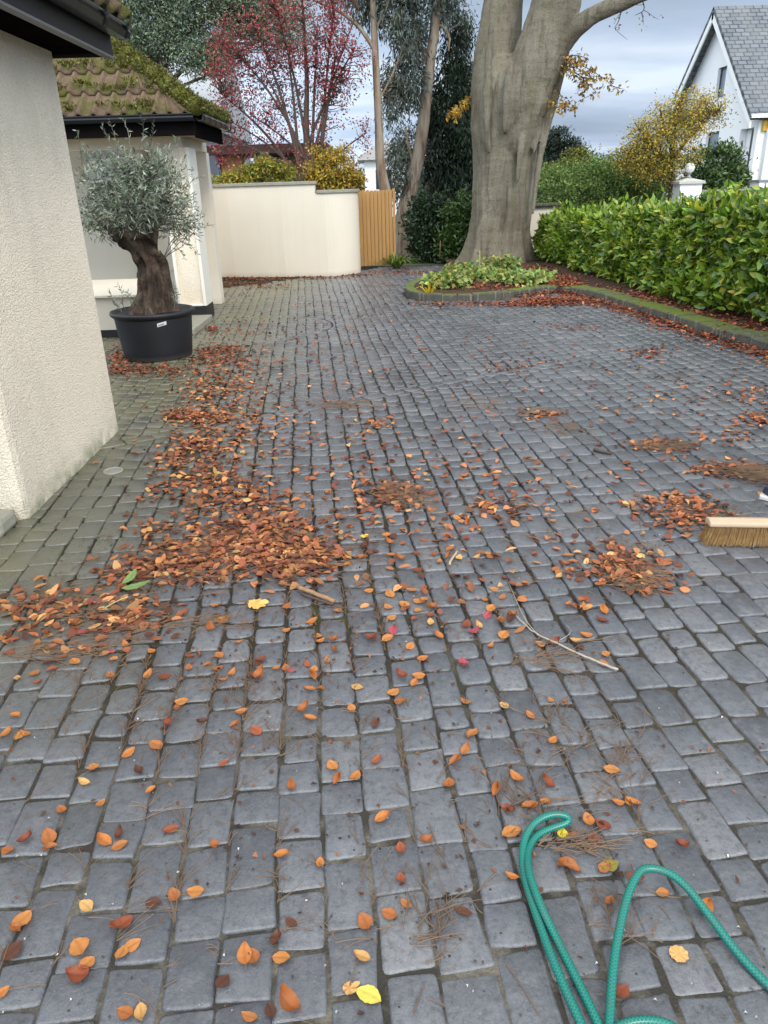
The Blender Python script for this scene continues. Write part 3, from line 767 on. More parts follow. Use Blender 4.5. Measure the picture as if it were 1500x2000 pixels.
# eaves
PX, PY, PZ = -2.10, 9.93, 2.46
HIP = np.array((-1.22, 1.0, .84)); D_Y = 11.62
mb = MB(); mb.box(-5.6, PX - .02, PY + .03, D_Y, 2.235, 2.25); mb.build('soffit', simple('brown_soffit', (.30, .22, .13), .7), porch)
mb = MB(); mb.box(-5.6, PX - .01, PY, PY + .025, 2.22, 2.44); mb.box(PX - .03, PX - .005, PY + .027, D_Y, 2.20, 2.44); mb.build('fascia', M['black_board'], porch)
mb = MB()
prof = [(0, 0), (.012, -.05), (.045, -.07), (.09, -.065), (.105, -.03), (.098, -.01), (.115, .002), (.115, .012), (.1, .012), (.09, -.02), (.08, -.052), (.045, -.058), (.02, -.04), (.006, 0)]
mb.extrude([(-5.6, PY - a, 2.435 + b) for a, b in prof], (PX + 5.6, 0, 0))
g_ = mb.build('gutter', M['black_plastic'], porch)
mb = MB(); mb.extrude([(PX - .004 + a, PY + .0, 2.435 + b) for a, b in prof], (0, D_Y - PY, 0)); mb.build('gutter', M['black_plastic'], porch)
for yb in (10.0, 10.35, 10.7, 11.05, 11.4, 11.75, 12.1):
    mb = MB(); mb.extrude([(PX - .004 + a * 1.06, yb, 2.438 + b * 1.06) for a, b in prof], (0, .05, 0)); mb.build('bracket', M['black_plastic'], g_)
e0 = np.array((PX + .05, PY - .05, PZ)); top = e0 + HIP * 1.22
ups = np.array((0, 1.0, HIP[2])); ul = np.linalg.norm(ups); nr_ = np.array((0, -HIP[2], 1.0))
mb = MB()
def wat(s_):
    t_ = max(0, s_) / ul
    return (-3.6, HIP[0] * t_ - .02)
pantiles(mb, e0 - (0, 0, .025), (1, 0, 0), ups, nr_, wat, 4, .41, .178)
roof = mb.build('roof', M['tile'], porch, True)
mb = MB(); mb.extrude([e0 + (0, .03, -.035), e0 + (0, .03, -.035) + np.array((-3.5, 0, 0)), e0 + HIP * 1.2 + np.array((-2.0, 0, -.035)), e0 + HIP * 1.2 + (0, 0, -.035)], (0, .01, -.012))
mb.extrude([e0 + (-.03, .03, -.035), e0 + HIP * 1.2 + (-.03, .03, -.04), e0 + HIP * 1.2 + np.array((-.03, .8, -.04)), e0 + (-.03, 1.68, -.035)], (-.012, 0, -.012))
mb.box(-5.6, PX - .03, PY + .026, PY + .05, 2.38, 2.452)
mb.build('roof_felt', M['black_board'], roof)
# right-hand slope, seen edge on
mb = MB()
r_up = np.array((HIP[0], 0, HIP[2])); sl = np.linalg.norm(r_up)
yl = D_Y - PY + .05
pantiles(mb, e0, (0, 1, 0), r_up, np.array((HIP[2], 0, -HIP[0])), lambda s_: (max(0, s_) / sl, max(max(0, s_) / sl + .05, yl - max(0, s_) / sl * .3)), 4, .40, .178)
mb.build('side_slope', M['tile'], roof, True)
mb = MB()
hp = [e0 + HIP * t_ + np.array((.0, -.0, .05)) for t_ in np.linspace(-.02, 1.24, 26)]
mb.tube(hp, [.085 + .02 * math.sin(i * 2.1) for i in range(26)], 10)
mb.tube([e0 + np.array((.02, y_, .045 + .01 * math.sin(y_ * 9))) for y_ in np.linspace(.0, yl, 22)], [.045 + .012 * math.sin(i * 2.7) for i in range(22)], 8)
hr = mb.build('hip_ridge', M['moss'], roof, True)
# moss cushions on the ridge and tile laps
P_, D_, N_ = [], [], []
for q in hp:
    for _ in range(170):
        d = unit(RNG.standard_normal(3)); d[2] = abs(d[2]); P_.append(q + RNG.standard_normal(3) * .02 + d * .085); D_.append(d + RNG.standard_normal(3) * .5); N_.append(RNG.standard_normal(3))
for y_ in np.linspace(0, yl, 60):
    for _ in range(30): P_.append(e0 + np.array((.03, y_, .08)) + RNG.standard_normal(3) * .028); D_.append((RNG.standard_normal(3) * .5 + (0, 0, 1))); N_.append(RNG.standard_normal(3))
for _ in range(70):
    t_ = random.random() * 1.1; r_ = random.choice((0, 1, 2, 3)) * .41 + random.uniform(-.03, .14)
    b_ = e0 + ups / ul * r_ + np.array((random.uniform(-2.0, HIP[0] * r_ / ul - .1), 0, .05))
    for _ in range(26): P_.append(b_ + RNG.standard_normal(3) * (.045, .02, .014)); D_.append(RNG.standard_normal(3) * .6 + (0, -.4, 1)); N_.append(RNG.standard_normal(3))
V, Fc, Cc = leaf_arrays(np.array(P_), np.array(D_), np.array(N_), .034, .024, palette(len(P_), [(.075, .082, .014), (.13, .13, .024), (.19, .175, .035), (.08, .07, .028)], None, .3), detail=0)
put(link('moss', np_mesh('moss', V, Fc, Cc), M['leaf']), roof)

# arched side gateway between the porch and the garden wall
gw = empty('arched_gateway', (-3.4, 14.6, 0), 'narrow cream arched gateway with dark door edge, right behind the porch pillar', 'gateway')
mb = MB()
arch = [(13.5, 0), (13.5, 1.86), (15.75, 1.86), (15.75, 0), (15.35, 0), (15.35, 1.15)] + [(14.9 + .45 * math.cos(t), 1.15 + .5 * math.sin(t)) for t in np.linspace(.2, math.pi - .2, 9)] + [(14.45, 1.15), (14.45, 0)]
mb.extrude([(-3.50, y, z) for y, z in arch], (.15, 0, 0)); mb.build('arch_wall', M['cream'], gw)
mb = MB(); mb.box(-3.44, -3.40, 14.452, 15.348, .01, 1.62); mb.build('door', simple('dark_door', (.02, .025, .02), .5), gw)
mb = MB(); mb.box(-3.54, -3.32, 15.45, 15.78, 1.862, 1.93); mb.build('pier_cap', M['cream'], gw)

# ================================================================== cream garden wall and gate
wallt = empty('garden_wall', (-2, 15.6, 0), 'smooth cream rendered wall with stepped stone coping and rounded end, at the back of the drive', 'wall')
wl_px = [(380, 541), (460, 541.5), (560, 541), (632, 540)]
front = [G(*q)[:2] for q in wl_px]
cr_ = .62; er_ = G(705, 526)[0]; yf_ = front[3][1]
front = front[:3] + [np.array((er_ - cr_ + cr_ * math.sin(t), yf_ + cr_ * .95 * (1 - math.cos(t)))) for t in np.linspace(0, math.pi / 2, 14)] + [np.array((er_, yf_ + 1.2))]
sp_i = W(617, 400, front[2][1])[0]
back = [q + np.array((0, .24)) for q in front[:3]] + [np.array((er_ - cr_ + (cr_ - .24) * math.sin(t), yf_ + .24 + (cr_ - .24) * .95 * (1 - math.cos(t)))) for t in np.linspace(0, math.pi / 2, 14)] + [np.array((er_ - .24, yf_ + 1.2))]
def strip(mb, fr, bk, z0, z1, proud=0.0):
    def shift(pl, s_):
        out = []
        for i, q in enumerate(pl):
            t = pl[min(i + 1, len(pl) - 1)] - pl[max(i - 1, 0)]; t = t / np.linalg.norm(t); out.append(q + np.array((t[1], -t[0])) * s_)
        return out
    f2, b2 = shift(fr, proud), shift(bk, -proud)
    mb.prism(f2 + b2[::-1], z0, z1)
i_s = 3
cut = front[2] + (front[3] - front[2]) * ((sp_i - front[2][0]) / (front[3][0] - front[2][0])); cutb = cut + np.array((0, .24))
zl = W(500, 357, front[1][1])[2]; zr = W(660, 370, front[4][1])[2]
mb = MB(); strip(mb, front[:3] + [cut], back[:3] + [cutb], 0, zl - .06); strip(mb, [cut + (.0005, 0)] + front[3:], [cutb + (.0005, 0)] + back[3:], 0, zr - .06)
wb_ = mb.build('wall_body', M['cream'], wallt)
mb = MB(); strip(mb, front[:3] + [cut + (.03, 0)], back[:3] + [cutb + (.03, 0)], zl - .058, zl, .035); strip(mb, [cut + (.032, 0)] + front[3:], [cutb + (.032, 0)] + back[3:], zr - .058, zr, .035)
mb.build('coping', M['stone'], wallt, False, .008)

gt = empty('timber_gate', (0.05, 16.75, 0), 'tall closed gate of upright orange softwood boards beside the cream wall', 'gate')
ga, gb = W(704, 500, 16.72), W(769, 500, 16.9)
zt = W(737, 371, 16.8)[2]
nb = 9
mb = MB()
for i in range(nb):
    x0 = ga[0] + (gb[0] - ga[0]) * i / nb; x1 = ga[0] + (gb[0] - ga[0]) * (i + 1) / nb - .007
    y0 = 16.72 + .18 * i / nb
    yy = y0 + .012 * (i % 2); mb.box(x0, x1, yy, yy + .022, .05, zt - random.uniform(0, .014))
mb.box(ga[0] + .01, gb[0] - .01, 16.935, 16.945, .06, zt - .03)
mb.build('boards', M['board'], gt, False, .003)
for z_ in (.35, 1.35):
    mb = MB(); mb.box(ga[0], gb[0], 16.93, 16.98, z_, z_ + .1); mb.build('rail', M['board'], gt)
mb = MB(); mb.box(gb[0] + .003, gb[0] + .05, 16.85, 16.98, 0, zt + .02); mb.build('post', M['board'], gt)
# ================================================================== the white house on the right
HX, HY = 13.0, 28.0
ez = W(1485, 222, HY)[2]; ap = WX(1415, 22, HX); far_y = 2 * ap[1] - HY
wh = empty('white_gabled_house', (15, 31, 0), 'white rendered house with steep slate gable roof, beyond the laurel hedge', 'house')
def gw_pt(px, py): q = WX(px, py, HX); return q[1], q[2]
def rect_px(px0, px1, py0, py1):
    (ya, za), (yb, zb) = gw_pt(px0, (py0 + py1) / 2), gw_pt(px1, (py0 + py1) / 2)
    ym = (px0 + px1) / 2; return min(ya, yb), max(ya, yb), gw_pt(ym, py1)[1], gw_pt(ym, py0)[1]
w_up, w_lo, d_rec = rect_px(1400, 1416, 132, 190), rect_px(1378, 1402, 258, 300), rect_px(1440, 1466, 252, 345)
d_rec = (d_rec[0], d_rec[1], .05, d_rec[3])
def gable_top(y): return ez + (ap[2] - ez) * (1 - abs(y - ap[1]) / (ap[1] - HY))
ys = sorted({HY, ap[1], far_y, *w_up[:2], *w_lo[:2], *d_rec[:2]})
mb = MB()
def panel(y0, y1, z0, z1a, z1b): mb.extrude([(HX, y0, z0), (HX, y1, z0), (HX, y1, z1b), (HX, y0, z1a)], (.32, 0, 0))
for y0, y1 in zip(ys, ys[1:]):
    hol = [w for w in (w_up, w_lo, d_rec) if w[0] - 1e-6 <= y0 and y1 <= w[1] + 1e-6]
    z = 0.0
    for w in sorted(hol, key=lambda q: q[2]):
        if w[2] > z: panel(y0, y1, z, w[2], w[2])
        z = w[3]
    panel(y0, y1, z, gable_top(y0), gable_top(y1))
mb.box(HX + .33, HX + 12, HY, HY + .3, 0, ez); mb.box(HX + .33, HX + 12, far_y - .3, far_y, 0, ez)
mb.build('wall', M['white_paint'], wh)
for w in (w_up, w_lo):
    mb = MB(); y0, y1, z0, z1 = w; t_ = .07
    for a_, b_, c_, d_ in ((y0, y0 + t_, z0, z1), (y1 - t_, y1, z0, z1), (y0 + t_, y1 - t_, z0, z0 + t_), (y0 + t_, y1 - t_, z1 - t_, z1)): mb.box(HX + .10, HX + .17, a_ + .003, b_ - .003, c_ + .003, d_ - .003)
    fr = mb.build('window', M['dark_frame'], wh)
    mb = MB(); mb.box(HX + .13, HX + .14, y0 + t_, y1 - t_, z0 + t_, z1 - t_); mb.build('pane', simple('painted_grey_sky_glass', (.16, .20, .26), .08, .1, 2), fr)  # grey sky reflection painted into the glass colour
mb = MB(); mb.box(HX + .24, HX + .30, d_rec[0] + .02, d_rec[1] - .02, .05, d_rec[3] - .02); mb.build('porch_recess', M['white_paint'], wh)
mb = MB(); mb.box(HX + .02, HX + .23, d_rec[0] + .004, d_rec[0] + .20, .05, d_rec[3] - .03); mb.build('door', M['dark_frame'], wh)
ov = .42
rise = np.array((0, ap[1] - HY, ap[2] - ez)); rl = np.linalg.norm(rise)
def roof_slab(sy):
    mb = MB()
    a_ = np.array((HX - ov, ap[1] - sy * (ap[1] - HY) - sy * .30, ez - .30 * rise[2] / rise[1] + .16)); b_ = np.array((HX - ov, ap[1], ap[2] + .16))
    nn = np.array((0, -sy * rise[2], rise[1])) / rl
    L = np.linalg.norm(b_ - a_)
    vs = [a_, a_ + (13, 0, 0), b_ + (13, 0, 0), b_]; vs2 = [q - nn * .12 for q in vs]
    mb.add(vs + vs2, [(0, 1, 2, 3), (7, 6, 5, 4), (0, 4, 5, 1), (1, 5, 6, 2), (2, 6, 7, 3), (3, 7, 4, 0)], 0, uv=[(0, 0, 0), (13, 0, 0), (13, L, 0), (0, L, 0)] * 2)
    return mb.build('roof', M['slate'], wh), a_, b_, nn
for sy in (1, -1):
    ro, a_, b_, nn = roof_slab(sy)
    mb = MB(); q = [a_ - nn * .125, b_ - nn * .125, b_ - nn * .125 - np.array((0, 0, .30)), a_ - nn * .125 - np.array((0, 0, .24))]
    mb.extrude([p + (.01, 0, 0) for p in q], (.05, 0, 0)); mb.build('bargeboard', M['white_trim'], ro)
mb = MB(); mb.box(HX - ov, HX + 12.6, HY - .34, HY - .24, ez - .14, ez - .02); mb.box(HX - ov + .07, HX + 12.6, HY - .23, HY - .005, ez - .15, ez - .10); mb.build('gutter', M['white_trim'], wh)
dpx = WX(1484, 230, HX + .35)
mb = MB(); mb.tube([(HX + .3, HY - .28, ez - .16), (HX + .3, HY - .20, ez - .32), (HX + .3, HY - .07, ez - .5), (HX + .3, HY - .07, .02)], .042, 10); mb.build('downpipe', M['white_trim'], wh, True)
q = W(1497, 245, HY - .02)
mb = MB(); mb.prism([(q[0] - .13, HY - .10), (q[0] + .13, HY - .10), (q[0] + .16, HY - .004), (q[0] - .16, HY - .004)], q[2] - .17, q[2] + .17); mb.build('alarm_box', simple('yellow_alarm_box', (.62, .36, .05), .4), wh, False, .02)

# gate pier with globe lamp, brown gate, second pier
PYY = 20.0
a_, b_ = W(1326, 372, PYY), W(1372, 372, PYY); zc = W(1350, 354, PYY)[2]
pr = empty('gate_pier', ((a_[0] + b_[0]) / 2, PYY + .25, 0), 'white gate pier with pointed stone cap carrying a white globe, behind the laurel hedge', 'gate pier')
mb = MB(); mb.box(a_[0] + .02, b_[0] - .02, PYY, PYY + .5, 0, zc - .06); pb = mb.build('shaft', M['white_paint'], pr)
mx_, my_ = (a_[0] + b_[0]) / 2, PYY + .25
hw = (b_[0] - a_[0]) / 2
mb = MB(); mb.add([(mx_ - hw - .03, my_ - .30, zc - .058), (mx_ + hw + .03, my_ - .30, zc - .058), (mx_ + hw + .03, my_ + .30, zc - .058), (mx_ - hw - .03, my_ + .30, zc - .058), (mx_ - hw - .03, my_ - .30, zc), (mx_ + hw + .03, my_ - .30, zc), (mx_ + hw + .03, my_ + .30, zc), (mx_ - hw - .03, my_ + .30, zc), (mx_, my_, zc + .09)],
       [(3, 2, 1, 0), (0, 1, 5, 4), (1, 2, 6, 5), (2, 3, 7, 6), (3, 0, 4, 7), (4, 5, 8), (5, 6, 8), (6, 7, 8), (7, 4, 8)]); mb.build('cap', simple('pale_cap_stone', (.50, .49, .44), .8, .2), pr)
n1_, n2_ = W(1333, 379, PYY), W(1333, 389, PYY)
mb = MB()
mb.lathe((0, 0), [(.030, 0), (.030, .012), (.001, .014)], 14)
o = mb.build('house_number_disc', M['dark_frame'], pr); o.location = Vector((n1_[0], PYY - .001, n1_[2])) - Vector(pr.location); o.rotation_euler = (R_(90), 0, 0)
mb = MB(); mb.box(n2_[0] - .07, n2_[0] + .09, PYY - .015, PYY - .002, n2_[2] - .03, n2_[2] + .05); mb.build('letter_plate', simple('grey_plate', (.16, .16, .16), .5), pr)
gl_r = RAD(1353, 335, PYY, 9.5)
glz = zc + .10 + .08 + gl_r
lm = empty('globe_lamp', (mx_, my_, zc + .085), 'white opal globe lamp standing on the white gate pier', 'lamp')
mb = MB(); mb.lathe((mx_, my_), [(.07, zc + .075), (.07, zc + .10), (.04, zc + .12), (.035, zc + .17), (.06, zc + .19)], 16); mb.build('base', simple('grey_lamp_base', (.25, .25, .26), .4), lm, True)
mb = MB(); mb.lathe((mx_, my_), [(max(.001, gl_r * math.sin(t)), glz - gl_r * math.cos(t)) for t in np.linspace(.01, math.pi - .01, 18)], 28); mb.build('globe', M['globe'], lm, True)
c0, c1 = W(1374, 385, PYY + .2), W(1478, 385, PYY + .2)
zg = W(1425, 373, PYY + .2)[2]
bgt = empty('brown_gate', ((c0[0] + c1[0]) / 2, PYY + .3, 0), 'closed red-brown boarded gate beside the white globe pier, behind the hedge', 'gate')
mb = MB(); n_ = 14
for i in range(n_):
    xa = c0[0] + (c1[0] - c0[0]) * i / n_; xb = c0[0] + (c1[0] - c0[0]) * (i + 1) / n_ - .006
    mb.box(xa, xb, PYY + .2, PYY + .235, .06, zg)
mb.build('boards', simple('red_brown_boards', (.15, .055, .035), .6, .3, 3), bgt)
mb = MB(); mb.box(c0[0] - .3, c1[0] + .05, PYY + .17, PYY + .26, zg + .002, zg + .045); mb.build('top_rail', simple('grey_rail', (.28, .27, .27), .6), bgt)
c2, c3 = W(1482, 365, PYY), W(1530, 365, PYY); zz = W(1490, 351, PYY)[2]
p2 = empty('gate_pier', ((c2[0] + c3[0]) / 2, PYY + .2, 0), 'white gate pier with dark flat cap at the right edge, beside the brown gate', 'gate pier')
mb = MB(); mb.box(c2[0], c3[0], PYY, PYY + .5, 0, zz - .05); mb.build('shaft', M['white_paint'], p2)
mb = MB(); mb.box(c2[0] - .03, c3[0] + .03, PYY - .03, PYY + .53, zz - .048, zz); mb.build('cap', simple('grey_cap', (.22, .23, .25), .7), p2)

# low cream wall seen past the beech
a_, b_ = W(1036, 410, 17.6), W(1093, 410, 17.6); zt_ = W(1065, 397, 17.6)[2]
lw = empty('low_garden_wall', ((a_[0] + b_[0]) / 2, 17.7, 0), 'short cream wall end with mossy moulded coping just right of the beech trunk', 'wall')
mb = MB(); mb.box(a_[0] - 1.2, b_[0] - .05, 17.62, 17.85, 0, zt_ - .10); mb.build('wall_body', M['cream'], lw)
mb = MB(); mb.box(a_[0] - 1.2, b_[0] + .01, 17.57, 17.90, zt_ - .098, zt_ - .05); mb.box(a_[0] - 1.2, b_[0] + .05, 17.53, 17.94, zt_ - .048, zt_); mb.build('coping', M['kerb'], lw)

# ================================================================== houses behind the garden wall
sh = empty('slate_clad_house', (-8.5, 25, 0), 'grey slate-clad house with brick pier and dark flat eaves, behind the garden wall', 'house')
a_ = W(428, 300, 24); b_ = W(640, 290, 24); zb = W(530, 300, 24)[2]; zt_ = W(530, 282, 24)[2]
mb = MB(); mb.box(-14, a_[0] - .02, 24, 30, 0, W(400, 255, 24)[2]); mb.build('wall', M['clad'], sh)
zr_ = W(400, 255, 24)[2]
mb = MB(); mb.extrude([(a_[0] + .1, 23.7, zr_ - .05), (a_[0] + .1, 27, zr_ + 2.6), (a_[0] + .1, 30.3, zr_ - .05)], (-14, 0, 0)); mb.build('roof', simple('pale_grey_slates', (.36, .385, .42), .6, .25, 14), sh)
c_ = W(378, 300, 23.95); d_ = W(425, 340, 23.95)
mb = MB(); mb.box(c_[0], d_[0], 23.93, 23.98, d_[2] - .2, c_[2]); wn_ = mb.build('window', M['glass'], sh)
mb = MB()
for q in (c_[0] - .06, d_[0]): mb.box(q, q + .06, 23.90, 23.985, d_[2] - .26, c_[2] + .06)
mb.box(c_[0], d_[0], 23.90, 23.985, c_[2], c_[2] + .06); mb.build('frame', simple('slate_blue_frame', (.10, .15, .21), .5), wn_)
e_ = W(470, 300, 24)
mb = MB(); mb.box(a_[0], e_[0], 24.1, 24.7, 0, zb); mb.build('brick_pier', M['brick'], sh)
mb = MB(); mb.box(e_[0] + .02, b_[0] - .3, 26.5, 26.7, 0, zb); mb.build('back_wall', simple('pale_back_wall', (.45, .42, .38), .8), sh)
mb = MB(); mb.box(a_[0] - .3, b_[0], 23.7, 27.0, zb + .002, zt_); mb.build('flat_roof', M['maroon_board'], sh)
mb = MB(); mb.box(b_[0] - .35, b_[0] - .1, 23.9, 24.15, 0, zb); mb.build('post', M['maroon_board'], sh)
rc = W(690, 320, 26)
fh = empty('distant_white_house', (0, 48, 0), 'bright white low house far off, seen between the two peeling trunks', 'house')
a_, b_ = W(712, 330, 46), W(790, 330, 46); z0_, z1_ = 0, W(750, 312, 46)[2]
mb = MB(); mb.box(a_[0], b_[0], 46, 52, 0, z1_); mb.build('wall', M['bright_wall'], fh)
mb = MB(); mb.prism([(a_[0] - .4, 45.6), (b_[0] + .4, 45.6), (b_[0] + .4, 52.4), (a_[0] - .4, 52.4)], z1_ + .002, z1_ + .12)
xm = (a_[0] + b_[0]) / 2
mb.extrude([(a_[0] - .4, 45.6, z1_ + .122), (b_[0] + .4, 45.6, z1_ + .122), (xm, 45.6, z1_ + 1.0)], (0, 6.8, 0)); mb.build('roof', simple('pale_roof', (.42, .40, .40), .7), fh)
mb = MB(); mb.box(xm - .5, xm + .4, 45.97, 45.995, z1_ - 1.5, z1_ - .5); mb.build('window', M['glass'], fh)

# ================================================================== beech
BY = 16.5
beech = empty('beech_tree', (2.45, BY, .1), 'huge old beech with smooth grey fluted trunk forking low, in the kerbed bed', 'tree')
secs = [(970, 527, 84), (970, 512, 75), (971, 500, 69), (972, 480, 62), (974, 450, 57.5), (979, 420, 57), (982, 380, 58), (984, 330, 60), (985, 290, 61), (986, 250, 64), (993, 210, 71), (999, 175, 75), (1003, 150, 70), (1006, 128, 56), (1009, 108, 30)]
mb = MB()
cs = [W(x, y, BY + .25) for x, y, _ in secs]; rs = [RAD(x, y, BY + .25, h_) for x, y, h_ in secs]
cs = np.array(cs); rs = np.array(rs); zi = np.linspace(cs[0, 2] - .1, cs[-1, 2], 130)
vs = []; SD = 110
KNOBS = [(-2.75, 3.75, .09, .16), (-2.2, 2.45, .07, .11), (-1.35, 2.5, .06, .10), (-.55, 2.25, .08, .14), (-2.9, 2.5, .07, .12), (-1.1, 2.95, .05, .10), (-1.0, 3.1, .05, .09), (-2.4, 3.3, .05, .12), (-.4, 3.2, .06, .16)]
for z in zi:
    cx_, cy_, r_ = (np.interp(z, cs[:, 2], cs[:, 0]), np.interp(z, cs[:, 2], cs[:, 1]), np.interp(z, cs[:, 2], rs))
    for j in range(SD):
        th = 2 * math.pi * j / SD
        low = max(0, 1 - z / 1.5); vlow = max(0, 1 - z / .7) ** 1.5
        r = r_ * (1 + (.05 + .07 * low) * (math.sin(th * 5 + .4 + z * .25) * .6 + .4 * math.sin(th * 8 + 2)) + .09 * vlow * math.sin(th * 4 + 1.2))
        for g0, dep, wd, zt2 in ((-1.62, .17, .085, 2.2), (-2.12, .15, .08, 1.1), (-1.2, .07, .09, 3.2), (-.75, .09, .12, 3.6), (-2.6, .06, .12, 3.0)):
            dth = (th - g0 + math.pi) % (2 * math.pi) - math.pi
            r -= r_ * dep * math.exp(-(dth / wd) ** 2) * max(0, min(1, (zt2 - z) / 1.0))
        r += .03 * mnoise.noise((cx_ + math.cos(th) * 2.2, math.sin(th) * 2.2, z * 1.1)) + .018 * mnoise.noise((math.cos(th) * 6, math.sin(th) * 6, z * 3))
        for kx, kz, ka, kw in KNOBS:
            dth = (th - kx + math.pi) % (2 * math.pi) - math.pi
            d2 = (dth * r_ / kw) ** 2 + ((z - kz) / (kw * 1.2)) ** 2
            if d2 < 9: r += ka * math.exp(-d2) - ka * .5 * math.exp(-d2 * 5)
        vs.append((cx_ + r * math.cos(th), cy_ + r * math.sin(th) * .95, z))
nz_ = len(zi)
mb.add(vs, [(i * SD + j, i * SD + (j + 1) % SD, (i + 1) * SD + (j + 1) % SD, (i + 1) * SD + j) for i in range(nz_ - 1) for j in range(SD)] + [tuple(range(SD - 1, -1, -1)), tuple(range((nz_ - 1) * SD, nz_ * SD))])
def limb(lst, Y, Yt):
    n = len(lst); return [W(x, y, Y + (Yt - Y) * i / (n - 1)) for i, (x, y, _) in enumerate(lst)], [RAD(x, y, Y, h_) for x, y, h_ in lst]
def dense(p, r, n=22):
    p = np.array(p); t = np.linspace(0, 1, len(p)); s_ = np.linspace(0, 1, n)
    return np.stack([np.interp(s_, t, p[:, i]) for i in range(3)], 1), np.interp(s_, t, r)
lim = [([(972, 290, 34), (970, 240, 46), (968, 190, 50), (970, 150, 49), (972, 110, 48), (977, 60, 43), (983, 0, 39), (985, -120, 36), (960, -300, 30), (950, -480, 20)], BY + .35, BY + 1.0),
       ([(1000, 300, 34), (1008, 250, 46), (1020, 200, 52), (1033, 160, 49), (1050, 120, 50), (1068, 70, 49), (1083, 20, 48), (1095, -40, 47), (1120, -180, 40), (1170, -360, 30), (1190, -500, 20)], BY - .02, BY - .3),
       ([(1040, 200, 16), (1060, 140, 22), (1092, 92, 21), (1120, 58, 18), (1160, 28, 16), (1205, 8, 15), (1260, -14, 13), (1360, -70, 13), (1480, -150, 9)], BY + .1, BY - 1.2),
       ]
LIMB = []
for l_, ya, yb in lim:
    p, r = limb(l_, ya, yb); p, r = dense(p, r, 30); LIMB.append(p)
    mb.tube(p, list(r), 26)
# folds that run down from the limbs into the trunk
for fold_ in ([(1122, 20), (1108, 90), (1090, 170), (1066, 250), (1050, 330), (1040, 420)], [(1100, 10), (1090, 80), (1078, 160), (1056, 240), (1042, 300)], [(1070, 60), (1052, 130), (1030, 200), (1018, 280), (1010, 360)], [(960, 40), (952, 130), (950, 220), (955, 300)], [(1000, 120), (990, 180), (985, 260)]):
    p = smooth_line([W(x, y, BY - .05 - .40 * min(1, max(.1, (1075 - x) / 60.) if x > 1020 else min(1, max(.2, (x - 925) / 40.)))) for x, y in fold_], 2); mb.tube(p, list(.02 + .065 * np.sin(np.linspace(.3, math.pi - .1, len(p)))), 9)
def bd(co, nv):
    q = co * 1.0
    return .010 * mnoise.noise(q * 3.5) + .007 * mnoise.noise((q.x * 4, q.y * 4, q.z * 14)) - .022 * max(0, mnoise.noise((q.x * 2.2, q.y * 2.2, q.z * .55)) - .15)
remeshed(mb, 'trunk', M['beech'], beech, .026, 3, bd)
# thin low branches still holding a few leaves, right and left of the trunk
BL_ = [(.33, .20, .05), (.26, .13, .03), (.40, .28, .06), (.16, .12, .035)]
def spray(tree, paths, Y, n_tw, leaf_n, L, Wd, pal, name='branch', lname='leaves', r=.014, spread=.10, droop=.5, rend=.003):
    mb = MB(); tips = []
    for pts in paths:
        p = [W(x, y, Y) for x, y in pts]; p = smooth_line(p, 2); mb.tube(p, list(np.linspace(r, rend, len(p))), 5, caps=False)
        for _ in range(n_tw):
            q = p[int(len(p) * random.uniform(.25, 1)) - 1]; e = q + RNG.standard_normal(3) * (.20, .22, .13) + np.array((0, 0, -.06))
            mb.tube(bend(q, e, .15, 5), [.005, .0045, .004, .003, .002], 4, caps=False); tips += [q + (e - q) * t for t in (.5, .75, 1)]
    put(link(name, mb.mesh(name, True), M['twig']), tree)
    tips = np.array(tips); P = tips[RNG.integers(0, len(tips), leaf_n)] + RNG.standard_normal((leaf_n, 3)) * spread * .5
    D = RNG.standard_normal((leaf_n, 3)) + np.array((.3, 0, -droop)); N = RNG.standard_normal((leaf_n, 3)) + np.array((0, 0, .8))
    V, Fc, Cc = leaf_arrays(P, D, N, L * (.7 + .6 * RNG.random(leaf_n)), Wd, palette(leaf_n, pal, None, .25), detail=1)
    put(link(lname, np_mesh(lname, V, Fc, Cc), M['leaf']), tree)
spray(beech, [[(1085, 125), (1110, 122), (1140, 128), (1175, 150), (1215, 182)], [(1085, 130), (1125, 140), (1150, 165), (1165, 180)], [(1075, 150), (1092, 175), (1100, 205)], [(1090, 120), (1120, 105), (1150, 115)]], BY - .3, 9, 520, .085, .05, BL_)
spray(beech, [[(1215, 5), (1210, 40), (1200, 55)], [(1250, -10), (1262, 20), (1240, 30)], [(1120, 70), (1110, 100), (1090, 110)]], BY - .6, 5, 40, .06, .035, BL_, 'hanging_twigs', 'leaves')
spray(beech, [[(930, 190), (912, 198), (895, 205)]], BY + .4, 8, 150, .09, .05, [(.50, .30, .04), (.42, .24, .04)], 'branch', 'leaves')

# ================================================================== other trees
def EL(px, py, Y, rx, ry, dep=None):
    q = W(px, py, Y); a = RAD(px, py, Y, rx); b = RAD(px, py, Y, ry)
    return (*q, a, dep if dep else (a + b) * .5, b)
def tree_trunk(tree, paths, Y, mats, name='trunk', sides=12, gn=.0):
    mb = MB(); L_ = []
    for pts in paths:
        n = len(pts); p = [W(q[0], q[1], (q[3] if len(q) > 3 else Y)) for q in pts]; r = [RAD(q[0], q[1], Y, q[2]) for q in pts]
        p, r = dense(smooth_line(p, 2), np.interp(np.linspace(0, 1, len(smooth_line(p, 2))), np.linspace(0, 1, n), r), 26)
        p = p + np.array([[.03 * gn * mnoise.noise((z * 2, i, 0)), 0, 0] for i, (x, y, z) in enumerate(p)])
        L_.append(p); mb.tube(p, list(r), sides)
    put(link(name, mb.mesh(name, True), mats), tree)
    return L_, mb
